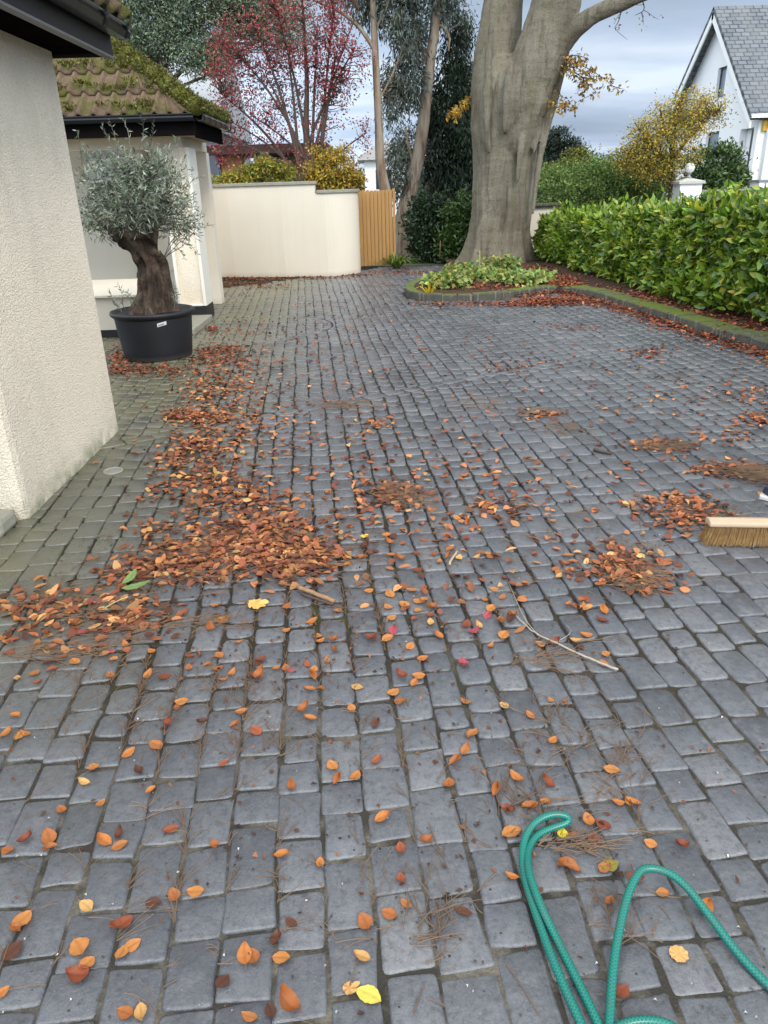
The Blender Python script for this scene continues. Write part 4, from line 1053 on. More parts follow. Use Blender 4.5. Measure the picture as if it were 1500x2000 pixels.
def add_twigs(tree, limbs, cc, mat, r0=.012, r1=.003, frac=1.0, far=3.0, k_=.12):
    mb = MB(); twigs(mb, limbs, cc, r0, r1, 4, k_, frac, far)
    if mb.v: put(link('twigs', mb.mesh('twigs', True), mat), tree)

# two tall trees with peeling bark by the gate
EU = [(.10, .125, .09), (.145, .17, .13), (.065, .085, .062), (.18, .205, .17)]
e1 = empty('peeling_bark_tree', W(752, 372, 19.6) * (1, 1, 0), 'slender upright tree with pale peeling bark just behind the timber gate', 'tree')
L1, _ = tree_trunk(e1, [[(755, 385, 11), (750, 362, 11), (742, 320, 9.5), (740, 240, 8), (735, 150, 7), (731, 60, 6.5), (728, 0, 6), (730, -120, 5), (740, -260, 3)], [(735, 105, 4.5), (715, 70, 4), (690, 40, 3.5), (650, 14, 3), (620, 4, 2.5), (580, -20, 2)], [(733, 60, 3), (755, 10, 3), (775, -40, 2)], [(738, 200, 2.5), (765, 150, 2), (785, 100, 1.5)]], 19.6, M['peel'])
o, cc = crown('crown', [EL(765, 20, 19.8, 40, 40), EL(790, 80, 20, 35, 45), EL(800, 165, 20, 30, 26), EL(770, 150, 20, 22, 40), EL(720, 20, 20, 25, 22), EL(765, 210, 20, 20, 30), EL(740, -60, 20, 70, 60), EL(690, -60, 20, 60, 50)], 240, 46, (.11, .13, .13), .15, .030, EU, e1, droop=.55, detail=0, shell=.1)
add_twigs(e1, L1, cc, M['grey_twig'], .014, .004, .8, 2.2)
gq = G(791, 497)
e2 = empty('peeling_bark_tree', (gq[0], gq[1], 0), 'leaning tree with thick peeling pinkish bark right of the timber gate', 'tree')
ey = gq[1] + .15
L2, _ = tree_trunk(e2, [[(790, 512, 24), (786, 490, 21), (785, 450, 19), (795, 400, 17), (806, 350, 14), (818, 300, 13), (826, 250, 12), (832, 190, 11), (840, 120, 10), (848, 60, 9.5), (853, 0, 9), (862, -140, 7), (875, -300, 4)], [(850, 50, 4), (865, 50, 3), (878, 70, 2.5), (876, 100, 1.5)], [(838, 130, 5), (815, 70, 4), (800, 10, 3), (780, -60, 2)], [(812, 330, 4), (800, 300, 3), (792, 250, 2)]], ey, M['peel'], gn=1.0)
o, cc = crown('crown', [EL(840, 25, ey, 50, 38), EL(815, 110, ey + .4, 30, 40), EL(800, 190, ey + .3, 22, 22), EL(785, 330, ey + .2, 24, 55), EL(800, 290, ey + .5, 25, 40), EL(775, 280, ey + .3, 14, 30), EL(890, 30, ey + .5, 26, 26), EL(850, -70, ey, 80, 60), EL(845, 310, ey + .6, 18, 40), EL(800, 400, ey + .3, 22, 26)], 270, 46, (.10, .12, .12), .14, .028, EU, e2, droop=.6, detail=0, shell=.1)
add_twigs(e2, L2, cc, M['grey_twig'], .013, .004, .8, 1.8)

# big grey-green evergreen behind the porch
tq = W(330, 300, 21.5)
e3 = empty('evergreen_tree', (tq[0], 21.5, 0), 'tall loose grey-green evergreen tree rising behind the porch roof', 'tree')
L3, _ = tree_trunk(e3, [[(300, 420, 16), (305, 300, 14), (315, 180, 11), (320, 60, 8), (310, -80, 5)], [(312, 190, 6), (350, 140, 5), (390, 105, 4), (420, 90, 3)], [(316, 150, 5), (280, 90, 4), (250, 30, 3)], [(318, 100, 5), (370, 60, 4), (420, 20, 3)], [(314, 200, 4), (360, 165, 3), (400, 150, 2)]], 21.5, M['twig'])
o, cc = crown('crown', [EL(250, 30, 21.5, 60, 60), EL(330, 20, 21.5, 60, 60), EL(410, 30, 21.8, 60, 50), EL(300, 95, 21.5, 70, 38), EL(380, 100, 21.4, 50, 40), EL(470, 0, 22, 50, 50), EL(320, -80, 21.5, 110, 60), EL(200, 20, 22, 50, 60), EL(545, 40, 22.5, 60, 60), EL(260, 110, 22, 50, 40), EL(430, 110, 22, 40, 36)], 640, 100, (.19, .19, .16), .085, .034, [(.17, .23, .14), (.23, .285, .18), (.095, .14, .085), (.28, .33, .23)], e3, detail=0, shell=.15)
add_twigs(e3, L3, cc, M['twig'], .016, .004, .7, 3.0)

# red shrub tree with many stems
RY = 18.6
rq = W(605, 372, RY)
e4 = empty('red_leaved_tree', (rq[0], RY, 0), 'many-stemmed tree with sparse crimson leaves behind the cream wall', 'tree')
stems = [[(604, 420, 11), (604, 365, 9), (600, 300, 7.5), (597, 240, 6), (600, 170, 4.5), (596, 90, 3), (590, 0, 2), (585, -60, 1.2)]]
for tx, ty, w in ((440, 190, 4), (470, 110, 4), (500, 60, 4), (540, 20, 4), (455, 240, 3), (650, 40, 4), (690, 100, 4), (660, 160, 3.5), (715, 260, 3), (620, 60, 4), (520, 150, 4), (490, 225, 3), (560, 90, 4), (410, 260, 2.5), (700, 20, 3)):
    bx = 590 + random.uniform(-14, 40)
    stems.append([(bx, 385, w), (bx + (tx - bx) * .10, 330, w * .9), (bx + (tx - bx) * .33, 330 + (ty - 330) * .36, w * .7), (bx + (tx - bx) * .66, 330 + (ty - 330) * .72, w * .5), (tx, ty, w * .28)])
stems.append([(633, 385, 4.5), (630, 330, 4), (628, 280, 3.5), (640, 200, 3), (655, 110, 2)])
L4, _ = tree_trunk(e4, stems, RY, M['twig'], sides=7)
ell = [EL(x, y, RY + random.uniform(-.5, .5), r * 1.05, r * .8) for x, y, r in ((520, 60, 55), (600, 50, 55), (450, 120, 50), (500, 140, 55), (560, 120, 50), (620, 110, 50), (660, 60, 42), (685, 110, 40), (440, 195, 40), (500, 210, 45), (560, 190, 45), (640, 170, 45), (675, 170, 36), (465, 255, 36), (705, 245, 26), (715, 275, 18), (410, 230, 30), (430, 160, 34), (480, 300, 30), (540, 260, 36), (620, 260, 30), (580, 310, 24), (680, 310, 22), (520, 320, 24), (640, 310, 22), (650, 215, 36), (540, -20, 60), (640, -30, 60), (440, 60, 30), (430, 300, 26))]
o, cc = crown('crown', ell, 950, 14, (.09, .09, .085), .062, .034, [(.30, .04, .055), (.38, .08, .085), (.20, .04, .042), (.30, .13, .085), (.17, .085, .06)], e4, wts=[4, 3, 3, 2, 2], detail=0, shell=.05, droop=.1)
add_twigs(e4, L4, cc, M['twig'], .011, .003, .95, 1.6)

# yellow shrubs along the garden wall
for i, (pxs, lab, seed) in enumerate((([(445, 353, 26, 14), (485, 346, 26, 20), (520, 338, 24, 24), (555, 342, 20, 22), (470, 358, 40, 12)], 'yellow-green shrub above the wall, left of the red tree stems', 0), ([(665, 340, 30, 30), (645, 312, 22, 24), (690, 354, 18, 16), (618, 330, 18, 28), (640, 350, 40, 18), (672, 308, 16, 18)], 'golden yellow shrub above the wall, right of the red tree stems', 1))):
    q = W(pxs[1][0], 380, 17.6)
    sh_ = empty('garden_shrub', (q[0], 17.6, 0), lab, 'shrub')
    o, cc = crown('foliage', [EL(x, y, 17.6, a, b) for x, y, a, b in pxs], 170, 30, (.07, .07, .06), .075, .038, [(.48, .33, .035), (.38, .29, .04), (.20, .22, .045), (.50, .28, .03), (.24, .16, .05)] if i else [(.40, .33, .04), (.25, .28, .045), (.13, .20, .04), (.46, .31, .035), (.18, .16, .05)], sh_, detail=1, shell=.2)
    mb = MB()
    for k_ in range(14):
        t_ = cc[RNG.integers(len(cc))]; mb.tube(bend((q[0] + random.uniform(-.3, .3), 17.6, 0), t_, .06, 6), list(np.linspace(.018, .005, 6)), 5, caps=False)
    mb.build('stems', M['twig'], sh_, True)
    if i == 1:
        pass
q = W(415, 355, 17.4)
# dark conifer
CYY = 21.0
q = W(885, 400, CYY)
e5 = empty('conifer_tree', (q[0], CYY, 0), 'dark green drooping conifer standing left of the beech trunk', 'tree')
L5, _ = tree_trunk(e5, [[(884, 470, 9), (884, 380, 8), (886, 250, 6), (892, 120, 4), (896, 20, 2)]], CYY, M['twig'])
o, cc = crown('crown', [EL(885, 340, CYY, 46, 46), EL(880, 280, CYY, 48, 46), EL(878, 220, CYY, 44, 44), EL(884, 165, CYY, 36, 40), EL(892, 115, CYY, 28, 36), EL(897, 65, CYY, 18, 30), EL(915, 250, CYY, 40, 90), EL(900, 370, CYY, 40, 40), EL(850, 330, CYY, 20, 40), EL(845, 240, CYY, 14, 30)], 420, 66, (.11, .11, .16), .13, .03, [(.018, .036, .018), (.030, .055, .026), (.012, .024, .013)], e5, droop=.75, detail=0, shell=.35)
add_twigs(e5, L5, cc, M['twig'], .01, .004, .5, 1.2)

# shrubs round the back of the bed
def shrub(name, lab, ells, n_cl, per, spread, L, Wd, pal, at, mat='glossy_leaf', detail=1, shell=.45, cat='shrub', **kw):
    s_ = empty(name, at, lab, cat)
    o, cc = crown('foliage', ells, n_cl, per, spread, L, Wd, pal, s_, mat, detail=detail, shell=shell, **kw)
    mb = MB()
    for k_ in range(16):
        t_ = cc[RNG.integers(len(cc))]; mb.tube(bend((at[0] + random.uniform(-.15, .15), at[1] + random.uniform(-.1, .1), at[2]), t_, .08, 6), list(np.linspace(.016, .005, 6)), 5, caps=False)
    mb.build('stems', M['twig'], s_, True)
    return s_
q = W(840, 520, 18.4)
shrub('dark_shrub', 'dark glossy evergreen shrub between the leaning trunk and the beech', [EL(838, 420, 18.4, 36, 34), EL(835, 480, 18.3, 40, 44), EL(815, 440, 18.3, 20, 50), EL(860, 470, 18.3, 24, 50), EL(850, 395, 18.6, 30, 16)], 210, 40, (.08, .08, .07), .10, .04, [(.025, .05, .02), (.045, .08, .03), (.015, .03, .014)], (q[0], 18.4, .05))
q = W(897, 510, 17.9)
shrub('laurel_shrub', 'mid-green laurel shrub touching the left side of the beech trunk', [EL(900, 420, 17.9, 30, 28), EL(895, 460, 17.8, 30, 40), EL(915, 400, 18.2, 22, 18), EL(885, 480, 17.7, 18, 36)], 130, 34, (.08, .08, .07), .11, .045, [(.055, .11, .02), (.085, .145, .028), (.03, .06, .018)], (q[0], 17.9, .05))

# strap-leaved clump by the gate
def strap(name, lab, at, n, L, pal, wd=.03, spread=.9, cat='plant'):
    s_ = empty(name, at, lab, cat); V, Fq, Cc = [], [], []
    for i in range(n):
        az = random.random() * 2 * math.pi; l_ = L * random.uniform(.6, 1.1); out = random.uniform(.25, spread); c_ = palette(1, pal, None, .2)[0]
        d = np.array((math.cos(az), math.sin(az), 0)); s2 = np.array((-d[1], d[0], 0)); b = np.array(at) + d * .05
        o_ = len(V)
        for j in range(7):
            t = j / 6; p = b + d * l_ * out * t + np.array((0, 0, l_ * (1.05 * t - (.35 + .6 * out) * t * t))); w = wd * (1 - t ** 2) * .5 + .001
            V += [p - s2 * w, p + s2 * w]; Cc += [c_, c_]
        Fq += [(o_ + 2 * j, o_ + 2 * j + 1, o_ + 2 * j + 3, o_ + 2 * j + 2) for j in range(6)]
    put(link('leaves', np_mesh('leaves', V, Fq, np.array(Cc)), M['leaf']), s_)
q = G(775, 524)
strap('strap_leaved_plant', 'clump of arching green strap leaves at the foot of the timber gate', (q[0], q[1], 0), 90, .62, [(.14, .20, .03), (.20, .26, .045), (.09, .14, .03)], .04, 1.0)
q = G(838, 572, .09)
strap('yellow_leaved_plant', 'small clump of bright yellow strap leaves on the rim of the bed', (q[0], q[1], .085), 11, .36, [(.55, .42, .03), (.45, .40, .04)], .035, .8)

# ground cover round the beech
def patch(name, lab, ells, n_cl, per, L, Wd, pal, spread, kind='stuff'):
    o, cc = crown(name, ells, n_cl, per, spread, L, Wd, pal, None, 'leaf', up=.7, detail=1, shell=0)
    tag(o, lab, None, None, kind); return o
def GE(px, py, rx, ry, h_):
    q = G(px, py, .1); a = np.linalg.norm(G(px + rx, py, .1) - q); b = np.linalg.norm(G(px, py + ry, .1) - q)
    return (q[0], q[1], .1 + h_ * .5, a, b, h_ * .5)
o = patch('ground_cover_plants', 'low pale green leafy ground cover round the foot of the beech', [GE(875, 558, 42, 8, .18), (*W(980, 521, 14.9), .34, .3, .2), GE(1010, 552, 42, 6, .12), GE(950, 545, 60, 7, .1), GE(910, 535, 40, 6, .12), GE(1045, 548, 40, 6, .1)], 170, 20, .085, .075, [(.20, .31, .08), (.26, .38, .11), (.15, .24, .06), (.30, .34, .10), (.34, .30, .08)], (.08, .08, .03))
# thin stakes and bare stems in the bed
for (x, y, h_), lab in zip(((858, 507, 34), (936, 545, 40)), ('thin reddish cane standing before the dark shrub', 'short thin yellow-green cane among the ground cover by the beech')):
    q0 = G(x, y, .08); q1 = q0 + np.array((random.uniform(-.03, .03), 0, h_ / 85.))
    mb = MB(); mb.tube([q0, (q0 + q1) / 2 + (.004, 0, 0), q1], .008, 6)
    tag(mb.build('garden_cane', simple('cane_' + str(x), (.22, .12, .08) if x == 858 else (.30, .32, .10), .7), None, True), lab, 'cane')

# ================================================================== laurel hedge on the right
def hz(y): return 1.31 + (y - 8.4) * (.95 - 1.31) / 7.3
HA, HB = np.array((4.75, 3.0)), np.array((3.52, 16.9))
ht = (HB - HA) / np.linalg.norm(HB - HA); hn = np.array((-ht[1], ht[0])); HL = float(np.linalg.norm(HB - HA)); HT = .95
hedge = empty('laurel_hedge', (4.6, 9.5, .08), 'long clipped laurel hedge with glossy yellow-green leaves along the right side', 'hedge')
parts_ = []
def hedge_leaves(n, lo, hi, detail, frac_top):
    s_ = (lo + (hi - lo) * RNG.random(n)) * HL
    top = RNG.random(n) < frac_top
    base = HA[None] + ht[None] * s_[:, None]
    H = hz(base[:, 1])
    bump_ = np.array([mnoise.noise((a * 1.1, b * 1.6, 0)) for a, b in zip(s_, RNG.random(n) * 0)])
    w_ = np.where(top, RNG.random(n) * HT, 0); zz = np.where(top, 1.0, .03 + .97 * RNG.random(n) ** .9) * (H - .10) + .10
    bulge = np.array([mnoise.noise((a * 1.5, b * 2.2, 4.0)) for a, b in zip(s_, zz)]) * .16 + np.array([mnoise.noise((a * 4.5, b * 5, 9.0)) for a, b in zip(s_, zz)]) * .09
    dep = np.abs(RNG.standard_normal(n)) * .085 - .03
    off = np.where(top, w_, dep - bulge - .10 * np.sin(np.clip(zz / H, 0, 1) * math.pi))
    z = np.where(top, H + bulge * .8 - dep * .8 + .09 * np.abs(RNG.standard_normal(n)) * (RNG.random(n) < .25), zz)
    P = np.c_[base - hn[None] * off[:, None], z]
    outn = np.where(top[:, None], np.array((0, 0, 1.0)), np.array((hn[0], hn[1], .45)))
    D = unit(RNG.standard_normal((n, 3)) * .75 + outn * .45 + np.array((0, 0, .25)))
    N = unit(RNG.standard_normal((n, 3)) * .6 + outn * .7 + np.array((hn[0] * .3, hn[1] * .3, .6)))
    cl = np.array([mnoise.noise((p[0] * 2.5, p[1] * 2.5, p[2] * 2.5)) for p in P])
    cols = palette(n, [(.095, .18, .018), (.165, .27, .026), (.26, .35, .034), (.045, .095, .014), (.36, .36, .04)], [3, 4, 4, 2.2, 1.3], .17) * (1 + .35 * cl)[:, None]
    L = .118 * (.65 + .7 * RNG.random(n))
    return leaf_arrays(P, D, N, L, L * .42, np.clip(cols, .005, .9), fold=.12, curl=.10, detail=detail)
V, Fc, Cc = join_arrays([hedge_leaves(19500, .0, .55, 2, .30), hedge_leaves(19500, .5, 1.0, 1, .32)])
put(link('foliage', np_mesh('foliage', V, Fc, Cc), M['glossy_leaf']), hedge)
mb = MB()
for i in range(70):
    b = HA + ht * (HL * (i + random.random()) / 70) - hn * random.uniform(.2, .6)
    e = np.array((*(b + RNG.standard_normal(2) * .2), hz(b[1]) * random.uniform(.7, .95))); mb.tube(bend((*b, .03), e, .05, 5), [.02, .018, .015, .012, .008], 5, caps=False)
mb.build('stems', M['twig'], hedge, True)
# leaves inside the hedge, coloured dark to stand for the shade there
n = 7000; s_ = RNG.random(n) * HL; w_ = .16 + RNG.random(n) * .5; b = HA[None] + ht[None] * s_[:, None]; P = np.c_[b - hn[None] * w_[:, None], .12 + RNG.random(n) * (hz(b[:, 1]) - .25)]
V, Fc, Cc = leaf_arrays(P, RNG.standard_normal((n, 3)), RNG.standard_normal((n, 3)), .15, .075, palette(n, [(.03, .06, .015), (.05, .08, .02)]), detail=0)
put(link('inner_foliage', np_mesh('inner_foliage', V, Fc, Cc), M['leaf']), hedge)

# things beyond the hedge
fy = 22.5
q = W(1180, 390, fy)
shrub('tall_clipped_hedge', 'tall rounded dark-green hedge beyond the laurel hedge, right of the beech', [EL(x, y, fy + d, 52, 46, 1.0) for x, y, d in ((1060, 380, 1), (1110, 368, .6), (1160, 357, .4), (1210, 346, .2), (1255, 342, 0), (1290, 352, 0), (1090, 400, .4), (1150, 400, .2), (1210, 400, 0), (1260, 400, 0))], 760, 40, (.11, .11, .09), .075, .045, [(.11, .19, .045), (.17, .27, .06), (.07, .12, .035), (.22, .29, .075)], (q[0], fy, 0), mat='leaf', detail=0, shell=.86, clump_jit=.15, cat='hedge')
q = W(1310, 395, 20.6)
e6 = empty('yellowing_tree', (q[0], 20.6, 0), 'small tree with thin golden-yellow autumn leaves before the white house', 'tree')
L6, _ = tree_trunk(e6, [[(1308, 420, 7), (1310, 390, 6.5), (1314, 340, 5.5), (1312, 290, 4.5), (1320, 240, 3), (1330, 190, 2)], [(1313, 330, 4), (1290, 300, 3), (1262, 270, 2), (1240, 240, 1.2)], [(1313, 310, 4), (1345, 270, 3), (1375, 235, 2), (1405, 215, 1.2)], [(1312, 300, 3), (1295, 250, 2), (1290, 215, 1.2)]], 20.6, M['twig'])
o, cc = crown('crown', [EL(x, y, 20.6 + random.uniform(-.4, .4), a, b) for x, y, a, b in ((1225, 310, 26, 20), (1245, 315, 30, 20), (1255, 245, 24, 18), (1330, 300, 34, 30), (1280, 330, 40, 26), (1360, 230, 40, 26), (1345, 200, 40, 22), (1385, 205, 32, 20), (1310, 225, 36, 26), (1270, 265, 36, 28), (1300, 275, 36, 30), (1340, 250, 34, 26), (1250, 290, 30, 22), (1300, 320, 34, 26), (1290, 245, 40, 26), (1395, 225, 20, 14))], 470, 22, (.13, .13, .12), .066, .036, [(.45, .32, .04), (.37, .30, .05), (.28, .26, .06), (.20, .225, .075), (.50, .31, .04)], e6, detail=0, shell=.1)
add_twigs(e6, L6, cc, M['twig'], .012, .003, .8, 1.6)
q = W(1395, 385, 21.4)
shrub('laurel_bush', 'rounded dark laurel bush against the white house, behind the globe pier', [EL(1395, 330, 21.4, 52, 38), EL(1410, 360, 21.3, 46, 34), EL(1380, 370, 21.2, 40, 26), EL(1420, 310, 21.5, 30, 20)], 170, 36, (.10, .10, .09), .12, .055, [(.04, .085, .025), (.08, .15, .035), (.025, .05, .018), (.12, .19, .05)], (q[0], 21.4, 0), shell=.5)
q = W(1090, 330, 46.0)
e7 = empty('pine_tree', (q[0], 46, 0), 'dark flat-topped pine far off, just right of the beech trunk', 'tree')
L7, _ = tree_trunk(e7, [[(1085, 400, 6), (1085, 340, 5), (1088, 290, 4), (1090, 255, 2)], [(1086, 320, 3), (1110, 300, 2), (1135, 292, 1.5)]], 46.0, M['twig'])
crown('crown', [EL(x, y, 46, a, b) for x, y, a, b in ((1085, 262, 18, 8), (1070, 280, 26, 10), (1095, 285, 22, 8), (1125, 285, 20, 9), (1075, 305, 26, 12), (1115, 305, 22, 8), (1140, 298, 14, 8), (1070, 330, 26, 12), (1100, 325, 18, 10))], 170, 44, (.22, .22, .12), .22, .07, [(.02, .035, .022), (.035, .055, .032)], e7, detail=0, shell=.1, up=.6)
q = W(1135, 340, 33.0)
e8 = empty('far_round_tree', (q[0], 33, 0), 'yellow-green tree between the far pine and the tall hedge', 'tree')
L8, _ = tree_trunk(e8, [[(1135, 400, 5), (1135, 340, 4), (1133, 310, 2)]], 33.0, M['twig'])
crown('crown', [EL(x, y, 33, a, b) for x, y, a, b in ((1130, 315, 26, 16), (1110, 330, 24, 16), (1155, 330, 24, 16), (1085, 345, 24, 16), (1060, 345, 20, 14))], 130, 46, (.13, .13, .11), .11, .06, [(.16, .17, .03), (.21, .20, .035), (.10, .125, .03)], e8, detail=0, shell=.3)
# low greenery and a far wood that closes the view behind everything
n = 9000
P = np.c_[RNG.uniform(-90, 110, n), RNG.uniform(110, 130, n), np.abs(RNG.standard_normal(n)) * 1.6 + .2]
P[:, 2] *= 1 + .6 * np.array([mnoise.noise((x * .06, 0, 0)) for x in P[:, 0]])
V, Fc, Cc = leaf_arrays(P, RNG.standard_normal((n, 3)), RNG.standard_normal((n, 3)), 1.6, 1.0, palette(n, [(.04, .06, .03), (.07, .09, .04), (.10, .09, .04)]), detail=0)
tag(link('distant_wood', np_mesh('distant_wood', V, Fc, Cc), M['leaf']), 'far-off line of woodland along the horizon', None, None, 'stuff')
# ================================================================== pot and olive tree
PC = np.array((-2.37, 8.02))
pot = empty('plant_pot', (PC[0], PC[1], 0), 'big round blue-black plastic tub with rolled rim holding the olive tree', 'plant pot')
mb = MB(); mb.lathe(PC, [(.001, .002), (.345, .002), (.352, .012), (.362, .10), (.385, .30), (.398, .44), (.398, .455), (.385, .455), (.375, .40)], 56); body = mb.build('tub', M['pot'], pot, True)
mb = MB(); mb.lathe(PC, [(.399, .425), (.415, .435), (.432, .452), (.436, .47), (.428, .484), (.412, .488), (.398, .480), (.386, .46)], 56); mb.build('rim', M['pot'], pot, True)
mb = MB(); mb.lathe(PC, [(.001, .43), (.2, .44), (.376, .425)], 40); mb.build('compost', M['soil'], pot, True)
mb = MB(); vs = []
q = W(318, 636, 7.63)
th0 = math.atan2(q[1] - PC[1], q[0] - PC[0])
for i in range(6):
    th = th0 + (i - 2.5) * .048
    for z in (q[2] - .018 + i * .0035, q[2] + .018 + i * .0035): r_ = .352 + (.398 - .352) * z / .44 + .0035; vs.append((PC[0] + r_ * math.cos(th), PC[1] + r_ * math.sin(th), z))
mb.add(vs, [(2 * i, 2 * i + 2, 2 * i + 3, 2 * i + 1) for i in range(5)]); st_ = mb.build('sticker', M['sticker'], pot)
mb = MB(); vs = []
for i in range(6):
    th = th0 + (i - 2.5) * .030 - .02
    for z in (q[2] - .008 + i * .0022, q[2] + .004 + i * .0022): r_ = .352 + (.398 - .352) * z / .44 + .0055; vs.append((PC[0] + r_ * math.cos(th), PC[1] + r_ * math.sin(th), z))
mb.add(vs, [(2 * i, 2 * i + 2, 2 * i + 3, 2 * i + 1) for i in range(5)]); mb.build('print', simple('grey_print', (.25, .26, .28), .5, .6, 200), st_)

olive = empty('olive_tree', (PC[0], PC[1], .43), 'old gnarled olive tree with silvery crown growing in the blue-black tub', 'tree')
OY = 8.02
secs = [(298, 612, 45), (298, 590, 37), (300, 570, 31), (299, 545, 27), (294, 520, 24), (283, 495, 24), (271, 475, 29), (262, 460, 34), (256, 448, 32)]
cs = np.array([W(x, y, OY) for x, y, _ in secs]); rs = np.array([RAD(x, y, OY, h_) for x, y, h_ in secs])
mb = MB(); vs = []; zi = np.linspace(cs[0, 2] - .03, cs[-1, 2], 60); SD = 64
for z in zi:
    cx_, cy_, r_ = np.interp(z, cs[:, 2], cs[:, 0]), OY, np.interp(z, cs[:, 2], rs)
    for j in range(SD):
        th = 2 * math.pi * j / SD + (z - .5) * .8
        r = r_ * (1 + .13 * math.sin(th * 3 + 1) + .13 * math.sin(th * 5 + z * 4) + .07 * math.sin(th * 9 + 3 * z)) + .05 * mnoise.noise((math.cos(th) * 2.5, math.sin(th) * 2.5, z * 5)) - .05 * max(0, mnoise.noise((math.cos(th) * 4, math.sin(th) * 4, z * 3 + 7)))
        vs.append((cx_ + r * math.cos(th), cy_ + r * math.sin(th) * .85, z))
mb.add(vs, [(i * SD + j, i * SD + (j + 1) % SD, (i + 1) * SD + (j + 1) % SD, (i + 1) * SD + j) for i in range(59) for j in range(SD)] + [tuple(range(SD - 1, -1, -1)), tuple(range(59 * SD, 60 * SD))])
OL = []
for pts in ([(250, 470, 24), (236, 455, 21), (228, 435, 15), (222, 400, 8)], [(275, 470, 26), (268, 440, 21), (262, 400, 14), (255, 340, 8)], [(286, 470, 22), (298, 450, 19), (312, 420, 13), (325, 380, 8)], [(270, 465, 20), (280, 420, 14), (290, 350, 7), (285, 290, 4)], [(305, 490, 11), (318, 515, 11), (326, 550, 12), (328, 592, 15)], [(250, 475, 10), (226, 462, 12), (215, 450, 8)]):
    p, r = dense([W(x, y, OY - .06 + .05 * i) for i, (x, y, _) in enumerate(pts)], [RAD(x, y, OY, w) for x, y, w in pts], 16); OL.append(p); mb.tube(p, list(r), 14)
def od(co, nv): return .020 * mnoise.noise(co * 8) + .018 * abs(mnoise.noise((co.x * 11, co.y * 11, co.z * 3.2 + 4))) - .010 + .010 * mnoise.noise((co.x * 14, co.y * 14, co.z * 5)) - .05 * max(0, mnoise.noise((co.x * 8, co.y * 8, co.z * 3.5)) - .15)
remeshed(mb, 'trunk', M['olive_bark'], olive, .011, 2, od)
OPAL = [(.17, .205, .15), (.26, .30, .235), (.095, .12, .08), (.37, .40, .33), (.14, .17, .10)]
ell = [EL(270 + (x - 270) * .94, 390 + (y - 390) * .88, OY + d, a * .88, b * .84) for x, y, d, a, b in ((225, 370, 0, 70, 60), (280, 350, .1, 66, 60), (200, 420, -.1, 50, 44), (330, 400, 0, 56, 46), (350, 440, .05, 44, 40), (260, 410, -.25, 70, 40), (190, 340, .1, 40, 40), (290, 316, .1, 40, 28), (240, 322, 0, 38, 24), (355, 480, .1, 26, 20), (180, 440, 0, 26, 26), (320, 340, 0, 44, 40))]
o, cc = crown('crown', ell, 350, 23, (.055, .055, .05), .064, .0115, OPAL, olive, detail=1, shell=.12, up=.1, droop=.0, fold=.1, clump_jit=.45)
add_twigs(olive, OL, cc, M['grey_twig'], .0055, .0018, 1.0, 1.2, .10)
# long sprigs that stick out of the crown and shoots at the foot of the trunk
P_, D_ = [], []; mb = MB()
for (xa, ya, xb, yb) in ((270, 300, 272, 222), (285, 300, 300, 240), (240, 300, 214, 236), (225, 300, 200, 250), (200, 330, 160, 285), (330, 380, 395, 345), (350, 430, 400, 415), (340, 460, 385, 495), (350, 450, 410, 440), (200, 420, 160, 455), (300, 330, 345, 270), (180, 330, 150, 255), (255, 290, 240, 232), (350, 400, 372, 335), (340, 470, 360, 505),
                         (245, 606, 232, 560), (255, 606, 250, 570), (238, 610, 222, 585), (330, 606, 345, 575), (340, 604, 338, 560), (262, 610, 262, 580), (318, 608, 322, 580), (232, 606, 215, 570)):
    a_, b_ = W(xa, ya, OY - .05 + random.uniform(-.2, .2)), W(xb, yb, OY + random.uniform(-.3, .2)); p = bend(a_, b_, .1, 10); mb.tube(p, list(np.linspace(.004, .0012, 10)), 4, caps=False)
    for i in range(2, 10):
        for s_ in (0, 1):
            d = p[i] - p[i - 1]; P_.append(p[i]); D_.append(unit(d) * .8 + RNG.standard_normal(3) * .7)
V, Fc, Cc = leaf_arrays(np.array(P_), np.array(D_), RNG.standard_normal((len(P_), 3)), .055, .012, palette(len(P_), OPAL), detail=1)
put(link('sprig_leaves', np_mesh('sprig_leaves', V, Fc, Cc), M['leaf']), olive); put(link('sprig_stems', mb.mesh('sprig_stems'), M['grey_twig']), olive)

# ================================================================== hose
hose_mb = MB()
def hosepath(pts, r=.0098):
    p = [G(x, y, z) for x, y, z in pts]; p = resample(smooth_line([np.array(q) for q in p], 3), .008); hose_mb.tube(p, r, 16, uvs=True); return p
z0 = .0105
hosepath([(1190, 2120, z0), (1135, 2000, z0), (1085, 1890, z0), (1048, 1790, z0), (1024, 1715, z0), (1019, 1660, .014), (1030, 1622, .024), (1055, 1598, .036), (1085, 1589, .040), (1108, 1594, .034), (1113, 1602, .024), (1102, 1610, .018), (1072, 1619, .015), (1044, 1634, .012), (1030, 1662, .0125), (1031, 1700, .026), (1052, 1760, .024), (1085, 1830, z0), (1120, 1900, z0), (1155, 1970, z0), (1185, 2040, z0), (1230, 2150, z0)])
hosepath([(1175, 2160, z0), (1188, 2040, .012), (1192, 1960, .014), (1198, 1880, .022), (1212, 1800, .034), (1228, 1740, .046), (1245, 1706, .054), (1258, 1696, .056), (1280, 1696, .054), (1312, 1706, .05), (1345, 1735, .042), (1385, 1788, .03), (1440, 1862, .016), (1500, 1925, z0), (1580, 2000, z0), (1700, 2070, z0), (1850, 2090, z0), (2050, 2060, z0), (2300, 2010, z0)])
hosepath([(1130, 2110, z0), (1175, 2030, z0), (1215, 1999, z0), (1260, 1992, z0), (1310, 1999, z0), (1350, 2040, z0), (1370, 2130, z0)])
tag(hose_mb.build('garden_hose', M['hose'], None, True), 'teal green woven garden hose lying in loops on the setts, bottom right', 'hose')

